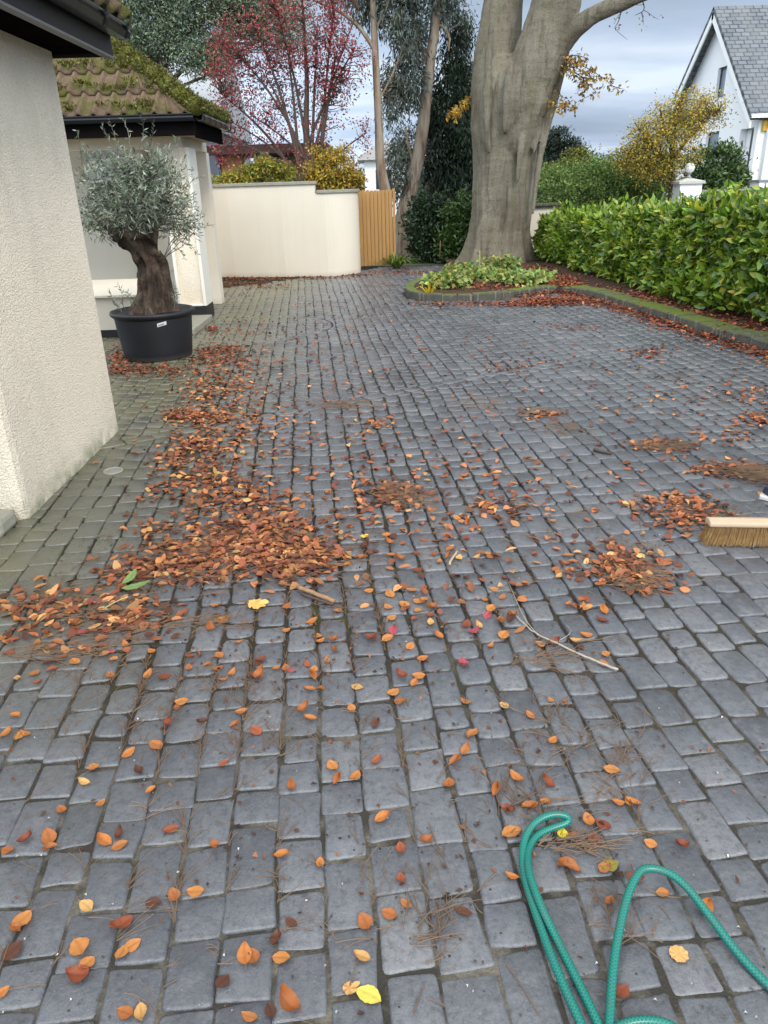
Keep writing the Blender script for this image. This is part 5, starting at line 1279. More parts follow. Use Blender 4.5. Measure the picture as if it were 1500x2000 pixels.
# ================================================================== fallen leaves
def beech_leaf(name, col, seed, wide=.60, curl=.10, stem=True, serr=.015, dark=.75):
    r = random.Random(seed); V, F, Cc = [], [], []; nu, nv = 11, 7
    c1, c2, tw, bendv = r.uniform(-.4, 1.6) * curl, r.uniform(.2, 1.4) * curl, r.uniform(-.25, .25), r.uniform(-.06, .06)
    for i in range(nu):
        u = i / (nu - 1); w = (math.sin(math.pi * u ** .92) ** .78) * wide * .5 if 0 < i < nu - 1 else .004
        for j in range(nv):
            v = j / (nv - 1) * 2 - 1
            e = 1 + (serr * 2 if (i % 2 and abs(v) == 1) else 0) * 2
            z = c2 * abs(v) ** 1.6 * (.2 + u * (1.2 if seed % 3 else .3)) * .9 + c1 * (2 * u - 1) ** 2 + tw * v * w * (u - .4) + .012 * math.sin(i * 2.2 + r.random()) * abs(v)
            V.append((u - .5, v * w * e + bendv * math.sin(math.pi * u), z))
            k_ = 1.0 - (.22 if abs(v) < .1 else 0) - r.uniform(0, .16) - (.18 * r.random() if abs(v) == 1 else 0)
            Cc.append([min(.9, q * k_) for q in col])
    F = [(i * nv + j, (i + 1) * nv + j, (i + 1) * nv + j + 1, i * nv + j + 1) for i in range(nu - 1) for j in range(nv - 1)]
    if stem:
        o_ = len(V); sl = r.uniform(.12, .3); a_ = r.uniform(-.5, .5); w = .012
        for t in (0, .5, 1):
            for s_ in (-1, 1): V.append((-.5 - sl * t, s_ * w + a_ * t * t * .2, V[3][2] + .01)); Cc.append([q * .6 for q in col])
        F += [(o_, o_ + 1, o_ + 3, o_ + 2), (o_ + 2, o_ + 3, o_ + 5, o_ + 4)]
    me = np_mesh(name, V, F, np.array(Cc)); me.polygons.foreach_set('use_smooth', [True] * len(me.polygons)); me.materials.append(M['dry_leaf'])
    return me
KIND = {
    'orange': ([(.46, .165, .04), (.40, .15, .045), (.50, .20, .055), (.36, .12, .034)], 'orange-brown oval beech leaf fallen on the slate-grey setts'),
    'red': ([(.27, .070, .030), (.22, .055, .026), (.32, .085, .036)], 'russet-red oval beech leaf fallen on the slate-grey setts'),
    'dark': ([(.095, .036, .022), (.13, .048, .026)], 'dark chocolate-brown curled leaf fallen on the slate-grey setts'),
    'tan': ([(.55, .30, .10), (.60, .34, .12)], 'pale tan-yellow small leaf fallen on the slate-grey setts'),
    'pink': ([(.44, .09, .11), (.38, .07, .09)], 'small pink cherry-coloured leaf fallen among the brown leaves'),
}
LM = {kk: [beech_leaf('beech_leaf', c, 31 * i + 7 * j + len(kk), random.uniform(.48, .80), random.uniform(.02, .34) * (1.5 if kk == 'dark' else 1)) for i, c in enumerate(v[0]) for j in range(3)] for kk, v in KIND.items()}
GRP = {'orange': 'orange-brown fallen beech leaves', 'red': 'russet-red fallen beech leaves', 'dark': 'dark brown curled leaves', 'tan': 'pale tan fallen leaves', 'pink': 'pink fallen leaves'}
def place_leaf(px, py, kind, size=None, yaw=None):
    q = G(px, py); s_ = size * .88 if size else random.uniform(.033, .050)
    if q[1] > 2.4: s_ *= 1.12
    o = bpy.data.objects.new('fallen_leaf', random.choice(LM[kind])); C.objects.link(o)
    o.location = (q[0], q[1], .0045 + random.random() * .003); o.scale = (s_, s_, s_)
    o.rotation_euler = (random.gauss(0, .10), random.gauss(0, .10) - .04, random.random() * 6.283 if yaw is None else yaw)
    tag(o, KIND[kind][1], 'leaf', GRP[kind]); return o
A_ = lambda s: [tuple(t.split(',')) for t in s.split()]
crop2 = "300,37,o 325,75,p 50,107,p 190,90,t 280,150,o 295,190,o 135,235,o 145,275,r 60,400,o 25,470,o 75,480,o 100,470,o 445,180,o 430,245,o 435,150,p 580,240,o 640,250,r 610,520,o,L 505,550,o 365,605,o 330,660,t 590,695,o 395,745,o 240,770,o 100,890,r 190,875,o,L 200,920,o 35,930,o 410,890,o,L 470,910,o 470,870,d 668,845,r 838,915,o 1100,945,o 1248,977,o 1300,597,o 1315,650,o 1140,685,o 690,380,o 710,345,o 1015,250,o,L 1080,215,o 660,430,r 795,425,d 915,437,o 945,385,o 1185,378,o 1213,410,o 1000,460,r 875,587,r 545,618,d 1210,297,o 1253,295,o 1375,370,o 1395,287,t 1470,430,d 1280,185,o 1300,105,o 1310,140,o 1228,220,o 1240,90,o 1250,112,o 1020,180,r 737,213,o 780,157,o 905,235,o 850,217,o 857,167,o 860,30,o 825,65,o 530,60,o 500,100,r 340,1150,t,L 480,1222,r,L 600,1130,d 680,1105,o 765,1090,o 85,1200,o,L 65,1240,o 50,1320,d,L 310,1310,o,L 340,1370,o 310,1420,r,L 475,1330,o 520,1300,o 960,1335,o,L 990,1345,o 1080,1280,d 1100,1350,o 1140,1210,d 870,1440,d 1415,1345,t 975,1575,o 1130,1530,o,L 1055,1555,d 490,1565,o 555,1565,t 10,1490,o 1425,1210,o 1470,575,r"
crop3 = "670,30,o 725,30,o 845,55,o 540,140,o 430,105,o 860,190,o 455,235,o 500,208,o 405,210,p 370,248,t 350,270,p 80,165,o 130,190,o 185,177,o 180,237,t 215,288,o 415,328,o 610,320,o 665,318,r 865,360,o 765,330,d 150,378,o 305,400,p 100,330,o 15,300,o 135,445,o 120,475,o 70,445,r 35,510,o 65,545,o 320,545,o 470,565,t 655,545,o 710,550,o 570,600,o 345,675,o,L 315,735,o 275,780,o 255,870,o 435,893,o 520,843,o,L 640,868,r 630,940,o 570,955,o 490,970,r 960,940,o 890,815,o 660,700,o 155,100,r 130,30,r 30,220,o 25,125,o"
crop7 = "135,355,o,L 455,370,o 570,390,r 225,215,o 110,230,r 440,540,o,L 135,590,o 1040,415,r 1170,760,o,L 540,290,o 620,310,r 700,190,o 780,190,o"
NM = dict(o='orange', r='red', d='dark', t='tan', p='pink')
n_leaf = 0
for src, sc, ox, oy in ((crop2, .5, 0, 1200), (crop3, .5, 750, 1100), (crop7, .3667, 950, 1500)):
    for t in A_(src):
        place_leaf(ox + float(t[0]) * sc, oy + float(t[1]) * sc, NM[t[2]], random.uniform(.057, .068) if len(t) > 3 else None); n_leaf += 1
for x, y, k_ in ((783, 1660, 'red'), (832, 1645, 'orange'), (793, 1770, 'orange'), (783, 1720, 'red'), (905, 1783, 'dark'), (693, 1520, 'orange')): place_leaf(x, y, k_); n_leaf += 1
# a further round of the nearest ones in the middle ground
def band(n, x0, x1, y0, y1):
    return [(random.uniform(x0, x1), random.uniform(y0, y1)) for _ in range(n)]
more = band(24, 640, 1000, 1080, 1250) + band(30, 0, 640, 1180, 1330) + band(12, 1000, 1200, 1080, 1300) + band(24, 560, 1000, 980, 1100) + band(8, 700, 1500, 1600, 1990)
for x, y in more: place_leaf(x, y, random.choices(['orange', 'red', 'dark', 'tan', 'pink'], [9, 4, 1.2, 1.6, .4])[0]); n_leaf += 1

# single leaves that stand out
def odd_leaf(px, py, me, label, size, yaw=0, z=.008, tilt=(0, 0)):
    o = bpy.data.objects.new('fallen_leaf', me); C.objects.link(o); q = G(px, py)
    o.location = (q[0], q[1], z); o.scale = (size,) * 3; o.rotation_euler = (tilt[0], tilt[1], yaw); tag(o, label, 'leaf'); return o
def lobed(name, col, lobes, seed, depth=.5, folds=.08):
    r = random.Random(seed); V = [(0, 0, .02)]; Cc = [[q * .85 for q in col]]; n = len(lobes) * 8
    for ring in (.35, .7, 1.0):
        for i in range(n):
            th = -math.pi + 2 * math.pi * (i + .5) / n; ll = 0
            for a_, l_ in lobes:
                d = abs((th - a_ + math.pi) % (2 * math.pi) - math.pi); ll = max(ll, l_ * (1 - depth * min(1, d / .42)))
            rr = ll * ring * .5 * (1 + r.uniform(-.05, .05))
            V.append((rr * math.cos(th), rr * math.sin(th), folds * ring * math.sin(th * len(lobes)) * .6 + r.uniform(0, .03) * ring)); Cc.append([min(.9, q * r.uniform(.85, 1.1)) for q in col])
    F3 = [(0, 1 + i, 1 + (i + 1) % n) for i in range(n)]
    for k_ in range(2):
        a0 = 1 + k_ * n; b0 = a0 + n
        for i in range(n): F3 += [(a0 + i, b0 + i, b0 + (i + 1) % n), (a0 + i, b0 + (i + 1) % n, a0 + (i + 1) % n)]
    o_ = len(V); V += [(-.1, -.008, .02), (-.1, .008, .02), (-.62, .02, .03), (-.62, .035, .03)]; Cc += [[q * .6 for q in col]] * 4; F3 += [(o_, o_ + 1, o_ + 2), (o_ + 1, o_ + 3, o_ + 2)]
    me = np_mesh(name, V, F3, np.array(Cc)); me.materials.append(M['dry_leaf']); return me
maple = [(0, 1.0), (.95, .95), (-.95, .95), (2.0, .75), (-2.0, .75)]
odd_leaf(500, 1186, lobed('maple_leaf', (.72, .43, .12), maple, 3), 'large pale yellow maple leaf at the lower edge of the big leaf drift', .125, .4, .014)
odd_leaf(1139, 1190, lobed('maple_leaf', (.50, .21, .06), [(0, 1.0), (1.2, 1), (-1.2, 1), (2.4, .8), (-2.4, .8)], 5, .65, .16), 'curled orange star-shaped leaf lying alone right of the pale bare twig', .082, 1.2, .012)
odd_leaf(720, 1948, beech_leaf('yellow_leaf', (.68, .56, .10), 5, .62, .03), 'bright lemon-yellow oval leaf at the bottom middle of the picture', .062, -.5, .005)
odd_leaf(682, 1934, lobed('oak_leaf', (.52, .29, .10), [(0, 1.), (.9, .7), (-.9, .7), (1.8, .6), (-1.8, .6), (2.6, .45)], 9, .5), 'small ragged lobed brown leaf touching the lemon-yellow leaf', .055, .5, .006)
odd_leaf(1325, 1866, lobed('round_leaf', (.58, .34, .12), [(i * .7, 1.0) for i in range(-4, 5)], 4, .12, .03), 'round tan leaf with long stalk lying right of the hose loops', .043, 2.2, .005)
odd_leaf(1190, 1692, beech_leaf('olive_leaf', (.26, .22, .04), 12, .75, .06), 'olive-green pointed leaf lying between the two hose loops', .05, .2, .006)
odd_leaf(1097, 1632, beech_leaf('yellow_leaf', (.62, .47, .03), 2, .8, .04), 'golden yellow leaf just inside the first hose loop', .034, 1.3, .008)
odd_leaf(712, 1051, lobed('yellow_leaf', (.66, .48, .07), maple, 8, .45), 'small yellow lobed leaf right of the big leaf drift', .06, .9, .01)
gl_ = empty('green_leaf_sprig', (*G(262, 1160)[:2], .03), 'sprig with two fresh pale green leaves on the left of the leaf drift', 'sprig')
for (px, py, yaw, s_) in ((256, 1143, 1.25, .11), (270, 1161, .25, .125)):
    me = beech_leaf('leaf', (.23, .36, .12), int(px), .34, .05, False); me.materials[0] = M['leaf']; o = bpy.data.objects.new('leaf', me); C.objects.link(o); o.parent = gl_
    q = G(px, py) - np.array(gl_.location); o.location = (q[0], q[1], .012); o.scale = (s_,) * 3; o.rotation_euler = (.1, -.15, yaw)
p = [G(x, y, .022) for x, y in ((250, 1166), (232, 1172), (205, 1187))]; mb = MB(); mb.tube(smooth_line(p, 2), .0022, 5); mb.build('stalk', simple('pale_stalk', (.40, .42, .20), .6), gl_)

# everything smaller or farther: drifts and strays, too many to count
drifts = [  # px centre, half sizes, count, pile height
    (515, 1045, 92, 55, 390, .012), (450, 1078, 105, 40, 250, .010), (575, 1100, 72, 36, 190, .010), (600, 1080, 60, 30, 110, .015), (350, 1100, 80, 34, 150, .01), (250, 1120, 80, 34, 70, .006), (250, 1190, 80, 34, 55, .006), (270, 1215, 60, 16, 50, .006), (110, 1180, 90, 35, 55, .006), (40, 1195, 50, 26, 34, .008), (120, 1250, 110, 40, 50, .005),
    (480, 975, 70, 30, 150, .01), (420, 930, 70, 30, 120, .008), (400, 780, 60, 60, 130, .004), (440, 860, 60, 60, 130, .004), (470, 800, 60, 70, 120, .003), (390, 720, 50, 40, 110, .005), (460, 730, 60, 40, 120, .004), (380, 960, 60, 40, 90, .006), (375, 875, 44, 26, 160, .014), (390, 815, 60, 16, 190, .012), (350, 812, 34, 8, 70, .012), (330, 905, 40, 30, 60, .005), (420, 760, 50, 30, 110, .006), (430, 700, 50, 20, 170, .008), (440, 685, 44, 8, 130, .01), (300, 725, 70, 10, 160, .015), (240, 700, 30, 18, 130, .02), (235, 725, 22, 8, 60, .02), (415, 645, 12, 5, 40, .01), (470, 650, 60, 20, 70, .003), (330, 1050, 90, 50, 90, .004), (300, 960, 40, 20, 30, .003),
    (480, 545, 70, 2.5, 330, .02), (600, 543, 60, 2.0, 200, .015), (690, 537, 40, 3, 160, .012), (800, 533, 60, 4, 230, .012), (450, 556, 60, 5, 220, .006), (520, 560, 50, 6, 90, .003), (430, 580, 40, 10, 50, .002),
    (1085, 590, 70, 7, 900, .06), (1030, 594, 70, 5, 330, .02), (940, 594, 70, 4, 170, .012), (850, 594, 50, 4, 90, .01), 
    (760, 965, 60, 24, 90, .012), (1222, 1115, 70, 34, 150, .014), (1190, 1080, 50, 26, 40, .006), (1340, 1010, 80, 30, 130, .008), (1310, 980, 60, 16, 70, .006), (1290, 872, 50, 10, 80, .012), (1420, 918, 60, 12, 130, .014), (1480, 820, 30, 12, 60, .01), (1470, 770, 60, 20, 60, .004), (1060, 810, 40, 10, 50, .006), (1000, 985, 60, 20, 40, .003), (945, 990, 20, 10, 20, .004), (740, 830, 20, 10, 20, .004), (1260, 690, 40, 8, 60, .004), (1010, 720, 80, 16, 40, .002), (1110, 640, 60, 6, 40, .002), (1420, 850, 40, 20, 30, .002),
    (600, 840, 200, 120, 300, .002), (800, 960, 220, 120, 230, .002), (560, 720, 160, 60, 120, .002), (640, 620, 160, 40, 80, .001), (1000, 720, 300, 90, 100, .001), (1150, 900, 260, 150, 110, .001), (1000, 1080, 300, 120, 60, .002), (1350, 760, 160, 60, 70, .001)]
P_, Z_ = [], []
xs_, ys_ = [], []
for cx_, cy_, rx, ry, n, hgt in drifts:
    a = RNG.standard_normal((n, 2)) * .62
    for u_, v_ in a:
        q = G(cx_ + u_ * rx, cy_ + v_ * ry)
        if q[1] > 17.2 or (WXp - 1 < q[0] < WXp + .03 and 3.6 < q[1] < 5.32) or (q[0] < -2.3 and q[1] > 9.15 and q[1] < 12.5): continue
        if q[1] > 15.9 and q[0] < -.4: continue
        P_.append(q); Z_.append(.006 + abs(RNG.standard_normal()) * .004 + hgt * max(0, 1 - (u_ * u_ + v_ * v_) * .7) * RNG.random())
# leaves caught in the joints and under the hedge
for _ in range(2600):
    y = random.uniform(5.5, 15); i = int(np.argmin(np.abs(kp[:, 1] - y) + (kp[:, 0] < 1.5) * 9)); q = kp[i] + lnorm(i) * (.17 + abs(random.gauss(0, .38)))
    P_.append(np.array((q[0] + random.gauss(0, .1), q[1] + random.gauss(0, .12), 0))); Z_.append(.092 + random.random() * .015)
for _ in range(1300):
    q = np.array((random.uniform(.9, 3.4), random.uniform(12.2, 15.4)))
    if inside_bed(q[0], q[1], -.16): P_.append(np.array((*q, 0))); Z_.append(.093 + random.random() * .012)
i0_ = int(np.argmin(np.linalg.norm(kp - G(1040, 584)[:2], axis=1)))
for _ in range(2700):                                # the band swept up against the kerb
    i = random.randint(i0_, len(kp) - 8); q = kp[i] + (kp[i + 1] - kp[i]) * random.random() - lnorm(i) * (.02 + abs(random.gauss(0, .13)))
    P_.append(np.array((*q, 0))); Z_.append(.006 + .05 * random.random() * max(0, 1 - abs(np.dot(q - kp[i], lnorm(i))) * 4))
P_ = np.array(P_); P_[:, 2] = np.array(Z_); n = len(P_)
deep = np.clip(RNG.random(n) * 1.0, 0, 1)
D = np.c_[RNG.standard_normal((n, 2)), RNG.standard_normal(n) * .17]; N = np.c_[RNG.standard_normal((n, 2)) * .22, np.ones(n)]
flip = P_[:, 2] > .02
N[flip] += RNG.standard_normal((int(flip.sum()), 3)) * .35
cols = palette(n, [(.40, .155, .060), (.31, .110, .044), (.24, .078, .038), (.48, .215, .085), (.15, .052, .030), (.085, .034, .020), (.54, .29, .11)], [3.5, 5, 5, 2, 4, 2.2, 1], .22)
far = P_[:, 1] > 7; cols[far] *= np.array((.80, .62, .62)) * (.75 + .4 * RNG.random((int(far.sum()), 1)))
V, Fc, Cc = leaf_arrays(P_ - D * .022, D, N, .051 * (.55 + .75 * RNG.random(n)), .031 * (.75 + .5 * RNG.random(n)), np.clip(cols, .005, .8), fold=RV(n, -.06, .30), curl=RV(n, -.12, .26), detail=2)
tag(link('leaf_litter', np_mesh('leaf_litter', V, Fc, Cc), M['dry_leaf']), 'drifts of countless rust-brown beech leaves heaped along the kerb, wall and drive', None, None, 'stuff')

# pine needles and broken stalks
def needles(regs):
    V, F = [], []
    for cx_, cy_, rx, ry, n, ang, spread, ht in regs:
        for _ in range(n):
            q = G(cx_ + random.gauss(0, .6) * rx, cy_ + random.gauss(0, .6) * ry)
            if WXp - 1 < q[0] < WXp + .05 and 3.5 < q[1] < 5.35: continue
            if ang == uy and random.random() < .7:
                bq_ = float(np.dot(q[:2], V2)); nb_ = min(cb, key=lambda t: abs(t - bq_)); q[:2] = warp(q[:2] + V2 * (nb_ - bq_))
            L = random.choice((.03, .05, .07, .09, .12)) * random.uniform(.8, 1.2); th0_ = ang + random.gauss(0, spread); c0_ = random.gauss(0, .5)
            z = .003 + random.random() * ht; tz = random.gauss(0, .06)
            for tw_ in ((0,) if random.random() < .5 else (-.05, .07)):
             th = th0_ + tw_; c_ = c0_ + tw_ * 3; w = random.uniform(.0006, .0013); o_ = len(V); p = q.copy()
             for j in range(5):
                t = th + c_ * j / 4; d = np.array((math.cos(t), math.sin(t), 0)); s2 = np.array((-d[1], d[0], 0))
                if j: p = p + d * L / 4
                zz = z + tz * L * (j / 4) + .0015
                V.extend([p - s2 * w + (0, 0, zz - p[2]), p + (0, 0, zz + w * 1.5 - p[2]), p + s2 * w + (0, 0, zz - p[2])])
             for j in range(4):
                a = o_ + j * 3; F.extend([(a, a + 1, a + 4, a + 3), (a + 1, a + 2, a + 5, a + 4)])
    return V, F
uy = math.atan2(U2[1], U2[0])
regs = [(1120, 1660, 50, 18, 44, .2, .5, .012), (1070, 1600, 60, 60, 22, .8, 1, .004), (1220, 1560, 60, 60, 26, 1.2, .8, .004), (1190, 1800, 60, 50, 22, 1.4, .8, .004), (850, 1790, 60, 40, 6, 1.2, .7, .005), (870, 1750, 30, 40, 6, 1.9, .4, .006), (830, 1830, 50, 16, 5, .3, .4, .005), (740, 1760, 50, 60, 8, 1.5, .8, .003), (800, 1850, 80, 60, 18, .8, 1, .003),
        (60, 1280, 60, 22, 60, .1, .35, .012), (150, 1270, 70, 18, 50, .1, .4, .01), (240, 1235, 90, 20, 60, .1, .5, .01), (400, 1215, 60, 10, 50, .1, .3, .006), (500, 1330, 200, 100, 110, uy, .3, .002), (350, 1400, 200, 120, 110, uy, .3, .002), (200, 1330, 200, 70, 100, uy, .5, .002),
        (1050, 1265, 60, 10, 16, .3, .6, .006), (1060, 1290, 60, 20, 50, .1, .6, .006), (1100, 1420, 120, 60, 34, 1, 1, .003), (980, 1570, 60, 40, 26, 1.4, .6, .003), (1010, 1470, 120, 60, 20, .7, 1, .003), (1190, 1500, 80, 60, 26, 1.3, .7, .003),
        (760, 962, 42, 14, 170, .2, .9, .02), (790, 980, 40, 16, 120, .2, .9, .01), (1240, 1130, 50, 26, 240, .3, .9, .016), (1200, 1090, 70, 30, 120, .6, 1, .006), (1390, 1010, 70, 22, 130, .6, .8, .006), (1290, 873, 46, 8, 220, -.3, .5, .02), (1430, 920, 60, 10, 240, -.35, .5, .025), (1480, 935, 30, 12, 160, -.3, .6, .02), (1050, 808, 46, 7, 80, -.5, .6, .012), (1090, 835, 30, 12, 80, -.9, .4, .012), (930, 790, 50, 10, 60, .1, .5, .008), (665, 793, 60, 10, 100, .2, .5, .006),
        (520, 1060, 180, 80, 420, .2, 1, .02), (300, 1120, 150, 60, 200, .2, 1, .012), (140, 1190, 120, 40, 160, .2, .8, .01), (420, 940, 90, 60, 160, .9, 1, .006), (700, 1200, 300, 60, 160, uy, .4, .003), (800, 1080, 300, 80, 160, uy, .5, .003), (1100, 1000, 400, 150, 200, .3, 1, .003), (700, 1700, 700, 280, 90, uy, .7, .002), (300, 1700, 300, 280, 50, uy, .6, .002), (650, 1450, 600, 100, 90, uy, .5, .002)]
V, F = needles(regs)
k = NB('dry_pine_needle'); M['needle'] = k.out(k.mix(k.noise(9, 3), (.06, .034, .021), (.225, .135, .072)), .6)
tag(link('pine_needles', np_mesh('pine_needles', np.array(V), F), M['needle']), 'scattered brown pine needles and wisps lying in joints and swept heaps', None, None, 'stuff')
# dark crumbs and fragments of leaf among the drifts
n = 2200; P = []
for cx_, cy_, rx, ry, w_ in random.choices([(500, 1060, 150, 70, 5), (300, 1120, 140, 50, 2), (120, 1200, 120, 40, 1.5), (420, 900, 80, 90, 2), (400, 740, 60, 60, 1.5), (600, 1250, 400, 80, 2), (1230, 1110, 80, 40, 1), (1340, 1000, 90, 30, 1), (750, 1500, 700, 300, 3), (760, 965, 60, 24, 1)], [5, 2, 1.5, 2, 1.5, 2, 1, 1, 2, 1], k=n):
    q = G(cx_ + random.gauss(0, .6) * rx, cy_ + random.gauss(0, .6) * ry)
    if not (WXp - 1 < q[0] < WXp + .04 and q[1] > 3.5): P.append((q[0], q[1], .003 + random.random() * .004))
P = np.array(P); n = len(P)
V, Fc, Cc = leaf_arrays(P, np.c_[RNG.standard_normal((n, 2)), RNG.standard_normal(n) * .2], np.c_[RNG.standard_normal((n, 2)) * .3, np.ones(n)], .018 * (.4 + RNG.random(n)), .011 * (.4 + RNG.random(n)), palette(n, [(.07, .03, .018), (.12, .045, .025), (.045, .025, .018), (.22, .09, .04)]), fold=.3, detail=1)
tag(link('leaf_debris', np_mesh('leaf_debris', V, Fc, Cc), M['dry_leaf']), 'dark crumbled leaf debris strewn between the brown leaves', None, None, 'stuff')
# grit and seed husks
n = 420; mbp = []
xs, ys = RNG.uniform(0, 1500, n), 1000 + 1000 * RNG.random(n)
P = np.array([G(x, y) for x, y in zip(xs, ys)]); P[:, 2] = .002
V, Fc, Cc = leaf_arrays(P, np.c_[RNG.standard_normal((n, 2)), np.zeros(n)], np.c_[RNG.standard_normal((n, 2)) * .3, np.ones(n)], .008 * (.4 + RNG.random(n)), .006, palette(n, [(.40, .38, .33), (.05, .045, .04), (.10, .06, .035), (.55, .52, .48)], [1, 2.5, 2, .5]), fold=.5, detail=1)
tag(link('grit', np_mesh('grit', V, Fc, Cc), M['dry_leaf']), 'tiny bits of grit and seed husk strewn over the near setts', None, None, 'stuff')

# twigs and sticks
def twig(name, lab, pts, r0, r1, mat, side=(), z=.010):
    mb = MB(); p = [G(x, y, z) for x, y in pts]; p = resample(smooth_line(p, 2), .02)
    p = [q + RNG.standard_normal(3) * (.0015, .0015, .0006) for q in p]; mb.tube(p, list(np.linspace(r0, r1, len(p))), 7)
    for sp_ in side:
        q = resample(smooth_line([G(x, y, z) for x, y in sp_], 1), .02); mb.tube(q, list(np.linspace(r1 * .8, r1 * .3, len(q))), 5)
    tag(mb.build(name, mat, None, True), lab, 'twig')
twig('bare_twig', 'long pale bare twig lying on the setts between leaf heap and hose', [(1207, 1308), (1165, 1292), (1120, 1272), (1085, 1255), (1050, 1240), (1028, 1222), (1005, 1200)], .0052, .0024, simple('pale_bare_wood', (.34, .30, .25), .8, .4, 60), [[(1050, 1240), (1025, 1210), (1005, 1165), (990, 1130)], [(1085, 1255), (1120, 1235), (1105, 1220)]])
twig('broken_stick', 'light brown split stick at the lower right edge of the big leaf drift', [(582, 1146), (618, 1161), (653, 1174)], .010, .009, simple('split_stick_wood', (.30, .17, .085), .8, .4, 60), (), .016)
twig('broken_stick', 'darker thin stick lying against the light brown split stick', [(590, 1160), (622, 1172), (650, 1180)], .006, .005, M['twig'], (), .010)
twig('broken_stick', 'short dark stick lying alone right of the middle of the drive', [(1160, 878), (1180, 883), (1196, 886)], .012, .008, M['twig'], (), .013)
twig('broken_stick', 'pale short stick leaning on a leaf right of the leaf drift', [(878, 1102), (885, 1088), (893, 1076)], .006, .005, simple('pale_stick', (.42, .31, .19), .8), (), .014)
twig('forked_stalk', 'thin reddish-brown stalk curving between the leaves above the hose', [(1032, 1590), (1038, 1545), (1058, 1508), (1095, 1490), (1125, 1478)], .0016, .001, M['needle'], (), .005)

# ================================================================== broom and sweeper
BX = np.array((1.86, 3.22, 0.0))
bl_, br_ = W(1378, 1045, 3.20), np.array((2.10, 3.13, 0))
bd_ = np.array((br_[0] - bl_[0], -.06, 0)); bw = np.linalg.norm(bd_); bd_ /= bw; bn_ = np.array((-bd_[1], bd_[0], 0))
broom = empty('broom', (bl_[0] + .3, 3.18, 0), 'yard broom with pale wooden head and tan bristles sweeping at the right edge', 'broom')
o0 = np.array((bl_[0], 3.20, 0))
mb = MB()
def bq(u, v, z): return tuple(o0 + bd_ * u + bn_ * v + np.array((0, 0, z)))
prof = [(-.036, .086), (-.040, .098), (-.034, .112), (0, .120), (.034, .112), (.040, .098), (.036, .086)]
mb.extrude([bq(0, v, z) for v, z in prof], bd_ * bw); head = mb.build('head', simple('pale_beech_wood', (.46, .34, .23), .55, .12, 14), broom, False, .006)
V, F = [], []
for i in range(2600):
    u, v = random.uniform(.008, bw - .008), random.uniform(-.033, .033); q = o0 + bd_ * u + bn_ * v; fl = bd_ * (u / bw - .5) * .05 + bn_ * v * .5 + np.array((-.014, -.018, 0)) + RNG.standard_normal(3) * .004
    a = q + (0, 0, .09); b = q + fl * .4 + (0, 0, .045); c_ = q + fl + (0, 0, .006); w = bd_ * .0009; w2 = bn_ * .0009; o_ = len(V)
    V += [a - w, a + w, b - w, b + w, c_ - w, c_ + w, a - w2, a + w2, b - w2, b + w2, c_ - w2, c_ + w2]; F += [(o_, o_ + 1, o_ + 3, o_ + 2), (o_ + 2, o_ + 3, o_ + 5, o_ + 4), (o_ + 6, o_ + 7, o_ + 9, o_ + 8), (o_ + 8, o_ + 9, o_ + 11, o_ + 10)]
put(link('bristles', np_mesh('bristles', np.array(V), F), simple('tan_bristle', (.30, .175, .065), .7, .4, 30)), broom)
hb = o0 + bd_ * .335 + np.array((0, 0, .11)); hd = np.array((.24, .35, 1.22)); hd /= np.linalg.norm(hd)
mb = MB(); mb.tube([hb - hd * .02, hb + hd * .7, hb + hd * 1.42], .0135, 14); mb.build('handle', simple('white_handle_paint', (.74, .74, .72), .4, .05), broom, True)
mb = MB(); mb.lathe((hb[0], hb[1]), [(.024, .112), (.026, .125), (.019, .17), (.015, .18)], 16); mb.build('socket', M['dark_frame'], head, True)

person = empty('person', (2.30, 3.80, 0), 'person in navy shoes and dark green jacket holding the broom, mostly beyond the right edge', 'person')
# faces -X; f forward, s to their own left (-Y)
f_, s_ = np.array((-1, -.12, 0)), np.array((.12, -1, 0)); f_ /= np.linalg.norm(f_); s_ /= np.linalg.norm(s_)
base = np.array((2.345, 3.84, 0))
def J(fw, lf, z): return base + f_ * fw + s_ * lf + np.array((0, 0, z))
h_lo, h_hi = hb + hd * .84, hb + hd * 1.22
ank = [J(.10, .13, .09), J(-.16, -.14, .09)]; knee = [J(.15, .12, .50), J(-.06, -.12, .50)]; hip = [J(-.02, .10, .92), J(-.04, -.10, .92)]
sh_ = [J(.10, .19, 1.40), J(.06, -.19, 1.40)]
wr = [h_lo + s_ * .035 - f_ * .06, h_hi - s_ * .035 - f_ * .05]
elb = [(sh_[0] + wr[0]) / 2 + s_ * .06 + np.array((0, 0, -.10)) - f_ * .04, (sh_[1] + wr[1]) / 2 - s_ * .08 + np.array((0, 0, -.12)) - f_ * .05]
def limbm(mb, pts, rad, n=14, sides=14):
    p, r = dense(smooth_line([np.array(q) for q in pts], 2), np.interp(np.linspace(0, 1, len(smooth_line([np.array(q) for q in pts], 2))), np.linspace(0, 1, len(rad)), rad), n); mb.tube(p, list(r), sides)
def ball(mb, c_, r, sc=(1, 1, 1)):
    n = 12; vs = [(c_[0] + r * sc[0] * math.sin(t) * math.cos(2 * math.pi * j / 16), c_[1] + r * sc[1] * math.sin(t) * math.sin(2 * math.pi * j / 16), c_[2] - r * sc[2] * math.cos(t)) for t in np.linspace(.02, math.pi - .02, n) for j in range(16)]
    mb.add(vs, [(i * 16 + j, i * 16 + (j + 1) % 16, (i + 1) * 16 + (j + 1) % 16, (i + 1) * 16 + j) for i in range(n - 1) for j in range(16)] + [tuple(range(15, -1, -1)), tuple(range((n - 1) * 16, n * 16))])
hc = J(.20, 0, 1.64)
mb = MB()
